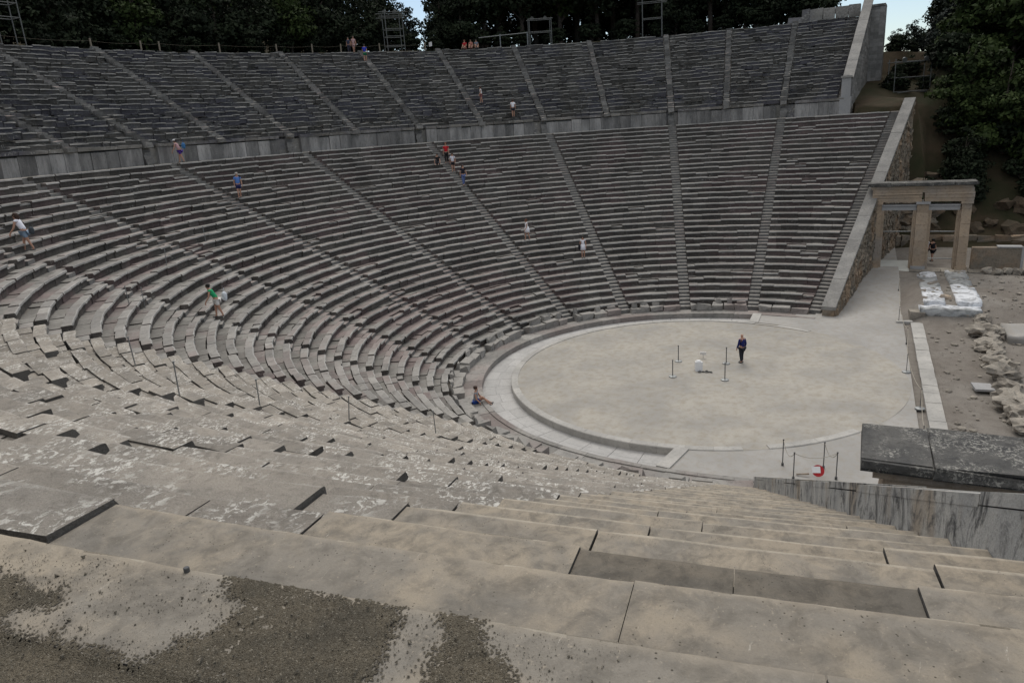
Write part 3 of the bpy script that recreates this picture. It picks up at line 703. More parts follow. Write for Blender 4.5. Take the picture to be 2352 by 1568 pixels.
for i, (x, y, a, b, cc) in enumerate(((13.6, -16.3, .5, 2.6, .4), (12.6, -17.6, .5, 2.2, .4), (22.8, -17., .7, 3., .5), (23.3, -20.2, .9, 2.4, .6), (10.3, -19.2, 1.5, 1.4, .9))):
    mb = MB()
    for k in range(5): mb.rock((x+G(.12), y+(k-2)*b/5, .25+hpath(x, 0)*.8), (a*U(.8, 1.3), b/4.4, cc*U(.8, 1.2)), k+i*7.3, 0, 2, .35)
    tag(mb.build('rubble_wall', M_ruin), 'low line of fallen rubble, %s one right of the tarpaulins' % ORD[i], 'rubble')
# low wall block right of the gate, step under the gate, access ramp
root = thing('low_wall', 'low reddish masonry wall with a thin pale cap right of the far gate', 'wall', (24, -16.3, 1))
mb = MB(); mb.box((24.1, -16.35, 1.75), (.6, 3.0, 1.7), jit=.01); mb.build('masonry', M_rubble, root)
mb = MB(); mb.box((24.1, -17.15, 2.66), (.7, 1.5, .09)); mb.box((23.85, -17.95, 1.8), (.12, .16, 1.8)); mb.build('cap', M_gategrey, root)
mb = MB(); y = -10.9
while y > -19.5:
    L = U(.8, 1.5); mb.box((23.4, y-L/2, .82), (1.3, L-.015, .42), jit=.02); y -= L
tag(mb.build('gate_sill', M_ruin), 'row of worn threshold blocks below the doorway of the far gate', 'stone sill')
mb = MB(); vs = []
mb.loft([[Vector((21.9, y, .66)), Vector((21.9, y, .78)), Vector((25.6, y, 1.26)), Vector((25.6, y, 1.1))] for y in (-8.75, -11.0)])
o = mb.build('access_ramp', M_metal); tag(o, 'pale plywood and metal access ramp through the left doorway of the far gate', 'ramp')
o.data.materials[0] = plain('ramp_board', (.47, .48, .45), .8, 0, .08, 2.)
mb = MB(); y = -8.5
while y > -30:
    L = U(.7, 1.4)
    for k in (0, 1): mb.box((33.4+.12*k+G(.04), y-L/2, 1.25+k*.45), (.6, L-.03, .46), .05, jit=.05)
    y -= L
tag(mb.build('terrace_wall', M_rubble), 'low dark rubble terrace wall at the foot of the wooded slope behind the gate', 'wall')
rr = random.Random(11)
for i in range(26):
    x, y = rr.uniform(34.3, 40), rr.uniform(-29, -13); d = rr.uniform(.8, 2.0)
    mb = MB(); mb.rock((x, y, h(x, y)+.1), (d, d*rr.uniform(.8, 1.4), d*.75), i*2.1, 0, 2, .4)
    nm = tag(mb.build('rock', M_earthrock), 'brown rock sticking out of the dark slope behind the far gate', 'rock', 'rocks on the slope behind the far gate')
# ------------------------------------------------------------------ posts, ropes, small things
def post(x, y, z, ht, label, group, base='disc', r=.022, cat='post', mt=None, lean=(0, 0)):
    root = thing('rope_post', label, cat, (x, y, z), group); mb = MB()
    mb.tube([(x, y, z+.03), (x+lean[0], y+lean[1], z+ht)], r, 8); mb.tube([(x+lean[0], y+lean[1], z+ht-.03), (x+lean[0], y+lean[1], z+ht+.015)], r*1.6, 8); mb.build('shaft', mt or M_dark, root)
    if base == 'disc':
        mb = MB(); mb.tube([(x, y, z), (x, y, z+.05), (x, y, z+.075)], [.21, .2, .06], 16); mb.build('base', M_metal, root)
    elif base == 'small': mb = MB(); mb.tube([(x, y, z-.02), (x, y, z+.10)], .05, 8); mb.build('base', M_dark, root)
    return root
for (x, y), lab in zip(((1.08, 1.32), (-1.47, 1.04), (1.33, -1.25), (-1.32, -1.62)), ('far left', 'near left', 'far right', 'near right')):
    post(x, y, .0, .93, 'barrier post with round base in the orchestra, %s of the four' % lab, 'four posts round the centre stone', 'disc', .025)
def rope(pts, label, sag=.18, r=.011, mt=None, name='rope', cat='rope', grp=None):
    mb = MB(); P = []
    for a, b in zip(pts[:-1], pts[1:]):
        a, b = Vector(a), Vector(b)
        for i in range(9): u = i/8; p = a.lerp(b, u); p.z -= sag*4*u*(1-u); P.append(p)
    mb.tube(P, r, 5); return tag(mb.build(name, mt or M_rope), label, cat, grp)
ps = [(-10.31, -5.3), (-10.12, -6.75), (-11.36, -5.78), (-10.9, -7.22)]
for (x, y), lab in zip(ps, ('farther left', 'farther right', 'nearer left', 'nearer right')):
    post(x, y, hpath(x, y), 1.08, 'thin rope post round the red sign, %s of the four' % lab, 'posts round the red round sign', 'small', .02)
rope([(-10.31, -5.3, 1.05), (-11.36, -5.78, 1.05)], 'sagging rope on the left of the red sign enclosure', .35, name='barrier_rope')
rope([(-10.12, -6.75, 1.05), (-10.9, -7.22, 1.05)], 'sagging rope on the right of the red sign enclosure', .35, name='barrier_rope')
rope([(-11.36, -5.78, 1.05), (-10.9, -7.22, 1.05)], 'sagging rope in front of the red sign enclosure', .2, name='barrier_rope')
root = thing('round_sign', 'red round sign plate with a white notice leaning on the ground behind the near wall', 'sign', (-10.9, -6.55, 0))
Mx = Matrix.Rotation(radians(-38), 3, 'Y') @ Matrix.Rotation(radians(90), 3, 'Y'); o_ = Vector((-10.95, -6.6, .27)); nn = Vector((-.82, -.25, .52)).normalized(); aa = nn.orthogonal().normalized(); bb = nn.cross(aa)
mb = MB(); mb.tube([o_-nn*.012, o_+nn*.012], .22, 24); mb.build('plate', M_red, root)
mb = MB(); up = Vector((0, 0, 1)); rt = up.cross(nn).normalized(); u2 = nn.cross(rt); c0 = o_ + nn*.018 - rt*.07 + u2*.04
mb.loft([[c0+rt*sx*.15+u2*sy*.12+nn*d for sx, sy in ((-1, -1), (1, -1), (1, 1), (-1, 1))] for d in (0, .004)]); mb.build('notice', M_white, root)
rope([(-10.95, -6.3, .1), (-11.0, -5.85, .04)], 'short brown stick lying left of the red sign', .0, .035, M_gate, 'stick', 'stick')
# centre of the orchestra
mb = MB(); mb.box((-.1, -.02, .24), (.36, .36, .5), .5, jit=.02, taper=.88); mb.box((-.1, -.02, .51), (.28, .28, .07), .5, jit=.015, taper=.6)
tag(mb.build('centre_stone', M_white), 'white round-topped stone at the centre of the orchestra between the four posts', 'stone')
mb = MB()
for i in range(7): mb.rock((-.33+G(.06), -.18-.09*i+G(.04), .03), (U(.1, .22), U(.1, .2), .09), i*3.3, 0, 1, .3)
tag(mb.build('stone_fragments', M_cornice), 'dark broken fragments at the foot of the white centre stone', 'rubble')
root = thing('small_notice', 'small white notice board standing behind the centre stone', 'sign', (2.0, .13, 0))
mb = MB(); mb.tube([(2.0, .13, 0), (2.0, .13, .2)], .012, 6); mb.build('stake', M_metal, root)
mb = MB(); mb.box((1.99, .13, .28), (.02, .34, .20), .1, tilt=(0, -.35)); mb.build('board', M_white, root)
# rope along the stage edge
pr = [(18.1, -10.1), (11.9, -9.95), (7.1, -10.2), (2.1, -10.0), (-2.9, -10.35), (-7.2, -10.2)]
for i, (x, y) in enumerate(pr): post(x, y, hpath(x, y), .95, 'slim rope post along the stage edge, %s from the far gate' % ORD[i], 'rope posts along the stage edge', 'disc' if i > 2 else 'small', .016)
for i in range(5):
    a, b = pr[i], pr[i+1]; rope([(*a, hpath(*a)+.92), (*b, hpath(*b)+.92)], 'sagging rope along the stage edge, %s span from the far gate' % ORD[i], .3, .014, None, 'barrier_rope', 'rope', 'rope spans along the stage edge')
# slim railing posts beside stairways in the seats
rail = [((-17.86, 19.94, 7.05), 'thin metal post in the seats at left, upper left of a pair'), ((-16.86, 20.35, 6.75), 'thin metal post in the seats at left, upper right of a pair'),
        (rp(R0+DD*19.4, 7.42, Z0+HH*19), 'thin metal post on the rough seats left of the stair rail'), (rp(R0+DD*19.5, 7.87, Z0+HH*19), 'stair rail post, first and highest of the row going down'),
        (rp(R0+DD*16.6, 7.87, Z0+HH*16), 'stair rail post, second of the row going down'), (rp(R0+DD*12.6, 7.85, Z0+HH*12), 'stair rail post, third of the row going down'),
        (rp(R0+DD*7.5, 7.80, Z0+HH*7), 'stair rail post, fourth and lowest of the row going down'), (rp(R0+DD*20.4, 5.37, Z0+HH*20), 'thin metal post far up among the worn seats at left'),
        (rp(R0+DD*21.4, 4.75, Z0+HH*21), 'thin metal post highest among the worn seats at left')]
for p_, lab in rail: post(p_[0], p_[1], p_[2]-.03, .95, lab, 'slim metal posts among the seats', None, .017, mt=M_metal, lean=(G(.03), G(.05)))
# rim fence
st = [(3.9, ''), (3.485, ''), (3.24, ''), (3.145, ''), (2.82, ''), (2.493, ''), (2.28, ''), (2.105, ''), (1.86, ''), (1.57, '')]
prev = None
for i, (t, _) in enumerate(st):
    p_ = rp(RT+.8, t); z = h(p_.x, p_.y); mb = MB(); mb.tube([(p_.x, p_.y, z-.3), (p_.x+G(.04), p_.y, z+.95)], .075, 6)
    tag(mb.build('fence_stake', M_wood), 'short wooden stake on the rim behind the top seats, %s from the left' % ORD[i], 'stake', 'stakes along the rim')
    q = (p_.x, p_.y, z+.75)
    if prev: rope([prev, q], 'rope between wooden stakes on the rim, %s span from the left' % ORD[i-1], .12, .007, M_wood, 'rim_rope', 'rope', 'rope spans along the rim')
    prev = q
p_ = rp(RT+.7, 1.535); mb = MB(); mb.box((p_.x, p_.y, h(p_.x, p_.y)+.72), (.06, .62, .45), -.55); tag(mb.build('rim_notice', M_white), 'small white notice on the rim fence behind the top seats', 'sign')
# lighting scaffolds behind the rim
def scaffold(cx, cy, z0, ang, wd, dp, ht, label, levels, over=.5, lamps=2, brace=False):
    root = thing('scaffold_tower', label, 'scaffold', (cx, cy, z0), 'lighting scaffolds'); M = Matrix.Rotation(ang, 3, 'Z'); P = lambda x, y, z: Vector((cx, cy, z0)) + M @ Vector((x, y, z))
    for sx in (-1, 1):
        for sy in (-1, 1): mb = MB(); mb.tube([P(sx*wd/2, sy*dp/2, -.5), P(sx*wd/2, sy*dp/2, ht)], .045, 6); mb.build('upright', M_scaf, root)
    for zz in levels:
        mb = MB()
        for sy in (-1, 1): mb.tube([P(-wd/2-over*(zz > ht*.85), sy*dp/2, zz), P(wd/2+over*(zz > ht*.85), sy*dp/2, zz)], .04, 6)
        for sx in (-1, 1): mb.tube([P(sx*wd/2, -dp/2, zz), P(sx*wd/2, dp/2, zz)], .04, 6)
        mb.build('rail', M_scaf, root)
    if brace:
        mb = MB(); mb.tube([P(-wd/2, -dp/2, 0), P(0, -dp/2, levels[0])], .05, 6); mb.tube([P(0, -dp/2, levels[0]), P(wd/2, -dp/2, 0)], .05, 6); mb.build('brace', M_scaf, root)
    for k in range(lamps):
        c = P((k/(max(1, lamps-1))-.5)*wd*.6 if lamps > 1 else wd*.6, -dp/2-.1, levels[-1]+.28); mb = MB(); mb.tube([c, c+Vector((-.25, -.1, -.12))], [.16, .24], 10); mb.build('floodlight', M_scaf, root)
def fa(t): return fr(t)[2] + pi/2
def sc_at(t, r, **k): p_ = rp(r, t); scaffold(p_.x, p_.y, h(p_.x, p_.y), fa(t), **k)
sc_at(1.74, RT+2.4, wd=2.0, dp=1.4, ht=4.1, label='metal lighting scaffold with wide platform under dark trees above the seats', levels=(.5, 1.5, 2.3, 3.6, 4.05), over=.7, lamps=2)
sc_at(.81, RT+1.2, wd=2.6, dp=1.2, ht=3.0, label='open metal gantry on the rim beside sky gaps between the trees', levels=(1.5, 2.9), over=.2, lamps=2)
sc_at(.08, RT+3.5, wd=2.3, dp=1.2, ht=4.6, label='metal lighting scaffold half hidden in the trees at top centre right', levels=(2.2, 4.0, 4.5), over=.6, lamps=2)
sc_at(3.83, RT+1.6, wd=1.9, dp=1.2, ht=4.3, label='metal lighting scaffold cut by the left edge of the picture', levels=(2.2, 3.3, 4.2), over=.4, lamps=1)
scaffold(50.6, -10.9, h(50.6, -10.9), radians(-62), 3.7, 1.2, 3.3, 'metal scaffold with two floodlights behind the end of the walkway at right', (.15, 1.5, 3.0), .2, 2, True)
# rim wooden rail left of the gantry
mb = MB(); a = rp(RT+.4, 1.08); b = rp(RT+.4, .9); za, zb_ = h(a.x, a.y), h(b.x, b.y)
mb.tube([(a.x, a.y, za-.3), (a.x, a.y, za+1.5)], .06, 6); mb.tube([(b.x, b.y, zb_-.3), (b.x, b.y, zb_+1.6)], .06, 6); c = rp(RT+.4, 1.22); mb.tube([(c.x, c.y, za+1.2), (a.x, a.y, za+1.35), (b.x, b.y, zb_+1.5)], .045, 6)
tag(mb.build('rim_railing', M_metal), 'metal handrail on the rim left of the open gantry', 'railing')
# ------------------------------------------------------------------ loose soil and pebbles on the nearest slabs
def inpoly(x, y, P):
    c = False; j = len(P)-1
    for i in range(len(P)):
        if (P[i][1] > y) != (P[j][1] > y) and x < (P[j][0]-P[i][0])*(y-P[i][1])/(P[j][1]-P[i][1])+P[i][0]: c = not c
        j = i
    return c
PG1 = [(-36.505, -6.10), (-36.50, -6.40), (-36.49, -6.60), (-36.55, -6.63), (-36.64, -6.64), (-36.80, -6.68), (-37.3, -6.75), (-37.3, -5.3), (-36.90, -5.45), (-36.865, -5.74), (-36.82, -6.13), (-36.75, -6.20), (-36.65, -6.25), (-36.588, -6.23), (-36.55, -6.12)]
PG2 = [(-36.478, -6.67), (-36.468, -6.78), (-36.50, -6.81), (-36.57, -6.84), (-36.62, -6.95), (-36.80, -6.90), (-36.69, -6.76), (-36.60, -6.75), (-36.53, -6.73)]
PG3 = [(-36.745, -5.45), (-36.745, -5.66), (-36.737, -5.79), (-36.764, -5.80), (-36.834, -5.69), (-36.84, -5.45)]
def mask(x, y):
    w_ = .055*noise.noise(Vector((x*8, y*8, 4))) + .035*noise.noise(Vector((x*18, y*18, 1))) + .022*noise.noise(Vector((x*60, y*60, 2))) + .05*noise.noise(Vector((x*190, y*190, 5)))*sm(-.1, .35, noise.noise(Vector((x*9, y*9, 8)))+.25)
    return any(inpoly(x+w_, y+w_*.7, P) for P in (PG1, PG2, PG3))
zs = Z34 + .0
mb = MB(); st = .0045; vid = {}
def sv(i, j):
    if (i, j) not in vid:
        x, y = -37.3+i*st, -7.0+j*st; r, t = inv(x, y); base = zs + .0022 - .013*sm(R0+33*DD+.320, R0+33*DD+.350, r)
        vid[(i, j)] = len(mb.v); mb.v.append((x, y, base + .002*noise.noise(Vector((x*45, y*45, 0))) + .0022*noise.noise(Vector((x*150, y*150, 7)))))
    return vid[(i, j)]
for i in range(187):
    for j in range(375):
        x, y = -37.3+(i+.5)*st, -7.0+(j+.5)*st
        rr_ = inv(x, y)[0]
        if rr_ < R0+33*DD+.012: continue
        if mask(x+random.gauss(0, .009), y+random.gauss(0, .012)): mb.f.append((sv(i, j), sv(i+1, j), sv(i+1, j+1), sv(i, j+1))); mb.m.append(0)
tag(mb.build('loose_soil', M_grit, None, True), 'dark loose soil spilled over the nearest slabs at the lower left', 'soil', None, 'stuff')
mb = MB(); rr = random.Random(5); tet = [Vector(v) for v in ((1, 1, .6), (-1, -1, .7), (-1, 1, -.6), (1, -1, -.5), (0, .2, 1.1), (.3, 0, -1))]
cnt = 0
for _ in range(150000):
    x, y = rr.uniform(-37.25, -36.44), rr.uniform(-7.1, -5.35)
    scat = False
    if _ % 3 == 0 and mask(x, y): x += rr.gauss(0, .035); y += rr.gauss(0, .045); scat = True
    r, t = inv(x, y)
    if r < R0+33*DD+.03: continue
    inside = mask(x, y); near_ = noise.noise(Vector((x*6, y*6, 3)))
    if not inside and not scat and (near_ < -.05 or rr.random() > .12) and rr.random() > .02: continue
    if inside and rr.random() > .32: continue
    s_ = min(.006, .0007/(rr.random()**.45+.08)); base = zs + (.001) - (.013 if r > R0+33*DD+.335 else 0) + (.0045 if inside else 0)
    M = Matrix.Rotation(rr.uniform(0, 6.28), 3, 'Z') @ Matrix.Rotation(rr.uniform(0, 3), 3, 'X')
    mb.add([Vector((x, y, base+s_*.5)) + M @ (v*s_*rr.uniform(.5, .9)) for v in tet], [(0, 4, 2), (4, 1, 2), (0, 3, 4), (3, 1, 4), (0, 2, 5), (2, 1, 5), (1, 3, 5), (3, 0, 5)]); cnt += 1
    if cnt > 22000: break
tag(mb.build('gravel', M_pebble), 'scattered grit and tiny pebbles on the nearest slabs at the lower left', 'gravel', None, 'stuff')
mb = MB(); mb.tube([(-36.561, -5.997, zs), (-36.561, -5.997, zs+.011), (-36.561, -5.997, zs+.013)], [.0075, .0075, .006], 14); tag(mb.build('bottle_cap', M_dark), 'small dark round cap lying on the slab edge near the soil', 'cap')
# ------------------------------------------------------------------ trees
def crown_mesh(blobs, n, size, seed, flat=.6):
    rr = random.Random(seed); mb = MB()
    tot = sum(b[3]*b[4]*b[3] for b in blobs)
    for (bx, by, bz, br, bh) in blobs:
        k = int(n*br*bh*br/tot)
        for _ in range(k):
            u = Vector((rr.gauss(0, 1), rr.gauss(0, 1), rr.gauss(0, 1))).normalized(); q = rr.random()**.38
            p = Vector((bx + u.x*br*q, by + u.y*br*q, bz + u.z*bh*q))
            if noise.noise(p*.9/max(.6, br*.4) + Vector((seed, 0, 0))) < -.22: continue
            s_ = size*rr.uniform(.6, 1.35); nrm = (u + Vector((rr.gauss(0, .6), rr.gauss(0, .6), rr.gauss(0, .6)+.3))).normalized(); a = nrm.orthogonal().normalized(); a = Matrix.Rotation(rr.uniform(0, 6.28), 3, nrm) @ a; b = nrm.cross(a)
            mb.add([p-a*s_-b*s_*.35, p+b*s_*-.5, p+a*s_-b*s_*.2, p+a*s_*.5+b*s_*.5, p-a*s_*.4+b*s_*.55], [(0, 1, 2, 3, 4)])
    return mb
def tree_proto(kind, seed, ht, rad, bare, mt, leaf, n):
    rr = random.Random(seed); blobs = []; root = bpy.data.objects.new(kind, None); C.objects.link(root)
    for i in range(11):
        u = i/10; zc = ht*(bare + (1-bare)*(.1 + .85*u)); rw = rad*(1.0 - .62*u**1.5) if kind != 'pine_tree' else rad*(.62+.38*sin(pi*min(1, u*1.15)))
        for k in range(3 if u < .85 else 1):
            a = rr.uniform(0, 6.28); d = rw*rr.uniform(.3, .72)
            blobs.append((d*cos(a), d*sin(a), zc+rr.uniform(-.5, .5), rw*rr.uniform(.38, .6), ht*(1-bare)*rr.uniform(.07, .12)))
    crown_mesh(blobs, n, leaf, seed).build('crown', mt, root)
    mb = MB(); mb.tube([(0, 0, -.8), (.1, .05, ht*bare), (.25, -.1, ht*.6), (.2, .1, ht*.9)], [.26, .2, .12, .04], 8)
    for b in blobs[::3]:
        z0 = max(ht*bare*.8, b[2]-1.4); mb.tube([(.12, 0, z0), (b[0]*.5, b[1]*.5, (z0+b[2])/2+.2), (b[0], b[1], b[2])], [.09, .06, .02], 5)
    mb.build('trunk', M_bark, root); return root
protos = {
 'd1': tree_proto('evergreen_tree', 1, 9.5, 3.4, .04, M_leafd, .20, 5200), 'd2': tree_proto('evergreen_tree', 2, 8.5, 3.7, .03, M_leafd, .20, 5200), 'g1': tree_proto('evergreen_tree', 3, 8.5, 3.4, .05, M_leafg, .20, 5200),
 'p1': tree_proto('pine_tree', 4, 9., 3.9, .27, M_leafd, .20, 4600), 'p2': tree_proto('pine_tree', 5, 8.5, 3.6, .30, M_leafg, .20, 4600), 'b1': tree_proto('broadleaf_tree', 6, 7.5, 3.0, .12, M_leafb, .19, 4200), 's1': tree_proto('shrub', 7, 2.6, 1.9, .0, M_leafd, .16, 2200)}
used = set()
def tree(kind, x, y, s, label, cat='tree', group=None, z=None, sz=1.):
    src = protos[kind]
    if kind in used:
        o = src.copy(); C.objects.link(o)
        for ch in src.children: c = ch.copy(); C.objects.link(c); c.parent = o
    else: o = src; used.add(kind)
    o.location = (x, y, (h(x, y) if z is None else z) - .15); o.rotation_euler = (0, 0, U(0, 6.28)); o.scale = (s, s, s*sz)
    tag(o, label, cat, group); return o
G1 = 'trees along the rim above the theatre'
def rim(t, r, kind, s, lab, sz=1., cat='tree'):
    p_ = rp(r, t) if t > -1.6 else rp(r, t); tree(kind, p_.x, p_.y, s, lab, cat, G1 if cat == 'tree' else 'shrubs along the rim', None, sz)
row1 = [(-1.17, 62.5, 'd1', 1.0), (-.92, 63.5, 'd2', 1.05), (-.62, 63, 'd1', 1.0), (-.36, 64, 'p1', 1.3), (-.1, 63.5, 'd2', .95), (.16, 65, 'p1', 1.3), (.40, 63.5, 'p1', 1.25), (.62, 65.5, 'p2', 1.3), (.86, 65, 'p1', 1.3), (1.08, 66, 'p1', 1.25), (1.24, 64.5, 'd1', .95), (1.36, 66, 'd2', .8),
        (1.56, 67, 'b1', .8), (1.70, 64.5, 'd1', .9), (1.88, 63, 'd2', 1.0), (2.08, 64, 'd1', 1.0), (2.28, 63, 'g1', 1.0), (2.48, 64, 'd2', 1.05), (2.68, 63.5, 'd1', 1.0), (2.88, 64.5, 'd2', 1.0), (3.06, 63.5, 'g1', 1.), (3.26, 64, 'd1', 1.05), (3.46, 63.5, 'd2', 1.), (3.66, 64.5, 'd1', 1.), (3.86, 64, 'g1', 1.05), (4.06, 64, 'd2', 1.05), (4.28, 65, 'd1', 1.)]
for i, (t, r, k, s_) in enumerate(row1):
    kd = {'d': 'dark evergreen', 'g': 'dark green evergreen', 'p': 'bare-trunked pine', 'b': 'greyish broadleaf'}[k[0]]
    rim(t, r, k, s_, '%s in the front line on the rim, number %s counted from the right' % (kd, ORD[i] if i < 18 else {18: 'nineteen', 19: 'twenty', 20: 'twenty-one', 21: 'twenty-two', 22: 'twenty-three', 23: 'twenty-four', 24: 'twenty-five', 25: 'twenty-six', 26: 'twenty-seven'}[i]))
for i in range(19):
    t = 1.95 + .135*i
    rim(t, U(68.5, 73), ('d1', 'd2', 'g1')[i % 3], U(1.15, 1.35), 'dark evergreen in the second line behind the rim at top left', 1.1)
for i, t in enumerate((-1.05, -.75, -.5, -.2, .06)):
    rim(t, U(68, 70), 'd2', U(1.0, 1.15), 'dark evergreen in the second line behind the rim at top centre right', 1.1)
for i, t in enumerate((-.3, -.15, .1, .3, .5, .7, .9, 1.08, 1.22, 1.62)):
    rim(t, U(76, 84), 'd2', 1.35, 'dark evergreen beyond the pines behind the rim at top centre')
for i, t in enumerate((-.25, .0, .28, .5, .74, .97, 1.2)):
    rim(t, U(69, 73), ('p1', 'p2')[i % 2], 1.6, 'tall pine in the second line behind the rim at top centre')
for i, t in enumerate((-1.0, -.7, -.45, -.22, .02, .24, .45, .68, .9, 1.02, 1.14, 1.44, 1.60, 1.82, 1.98, 2.15, 2.35, 2.52, 2.7, 2.86, 3.02, 3.2, 3.38, 3.58, 3.78, 3.98)):
    rim(t, U(61.3, 62.5), 's1', U(.75, 1.2), 'low dark shrub on the bank between the top seats and the trees', 1., 'shrub')
protos['B1'] = tree_proto('evergreen_tree', 21, 16., 5.6, .05, M_leafd, .27, 13000); protos['B2'] = tree_proto('pine_tree', 22, 16., 5.8, .08, M_leafg, .27, 13000); protos['C1'] = tree_proto('evergreen_tree', 23, 11., 4.6, .03, M_leafg, .24, 9000)
G2 = 'trees on the slope at the right'
for i, (x, y, k, s_, lab) in enumerate((
    (76, -9.8, 'b1', .42, 'smallest bluish tree against the sky just right of the end wall'), (72, -11.8, 'b1', .55, 'thin-leaved small tree on the sky line between end wall and big trees'), (77, -15.0, 'd1', .95, 'rounded dark tree rising to the sky line, first of the tall ones at right'),
    (62, -15.0, 'b1', .85, 'pale bluish-green round tree in front of darker trees at right'), (70, -17.5, 'B1', .92, 'tall dark tree behind the bluish round tree'), (60, -19.5, 'B2', .95, 'tall green pine, left one of the big right-hand trees'), (57, -25, 'B2', 1.1, 'tall green pine at the upper right corner'),
    (50, -19.5, 'C1', 1.1, 'big mid-green tree right of the scaffold'), (47, -24, 'B1', .95, 'big dark tree filling the upper right edge'), (54, -16.2, 'C1', .8, 'dark green tree directly behind the scaffold'),
    (45, -15.5, 'C1', .72, 'dark green tree just right of the top of the far retaining wall'), (42.5, -18.5, 'C1', .8, 'dark green tree above the far gate'), (41, -23, 'C1', .95, 'dark tree at the right edge above the terrace wall'), (48, -29, 'B1', 1.1, 'tall dark tree behind the trees at the right edge'),
    (70, -27, 'B1', 1.2, 'tall dark tree at the very back of the right slope'), (60, -34, 'B1', 1.2, 'tallest dark tree at the back of the right edge'), (39.5, -15.5, 'd2', .55, 'small dark tree low on the slope behind the far gate'), (50.5, -14.6, 's1', 1.4, 'dark bush at the foot of the scaffold'))):
    tree(k, x, y, s_, lab, 'tree' if k != 's1' else 'bush', G2 if k != 's1' else None, None, 1.)
for i in range(30):
    x, y = U(36, 47), U(-30, -12.6); tree('s1', x, y, U(.7, 1.3), 'dark bush on the slope under the right-hand trees', 'bush', 'bushes on the right slope')
for i in range(22):
    a = radians(U(-30, -15)); r = U(88, 120); x, y = r*cos(a), r*sin(a); tree(('d1', 'd2', 'g1')[i % 3], x, y, U(1.1, 1.6), 'distant evergreen behind the right-hand slope', 'tree', 'distant trees behind the right slope', None, 1.)

# ------------------------------------------------------------------ people
def cloth(c): return plain('cloth', c, .9, 0, .08)
SKIN = plain('skin', (.42, .24, .17), .6, 0, .05); HAIRS = {'brown': plain('hair_brown', (.045, .025, .018)), 'black': plain('hair_black', (.015, .013, .012)), 'grey': plain('hair_grey', (.35, .33, .31)), 'red': plain('hair_reddish', (.11, .04, .02))}
def skin_obj(name, verts, edges, rad, mt, parent, loc):
    me = bpy.data.meshes.new(name); me.from_pydata([tuple(v) for v in verts], edges, []); o = bpy.data.objects.new(name, me); C.objects.link(o); o.parent = parent
    md = o.modifiers.new('Skin', 'SKIN'); md.use_smooth_shade = True
    sv_ = me.skin_vertices[0].data
    for i, r in enumerate(rad): sv_[i].radius = (r, r) if not isinstance(r, tuple) else r; sv_[i].use_root = (i == 0)
    sb = o.modifiers.new('Subdivision', 'SUBSURF'); sb.levels = 1; sb.render_levels = 1; me.materials.append(mt); return o
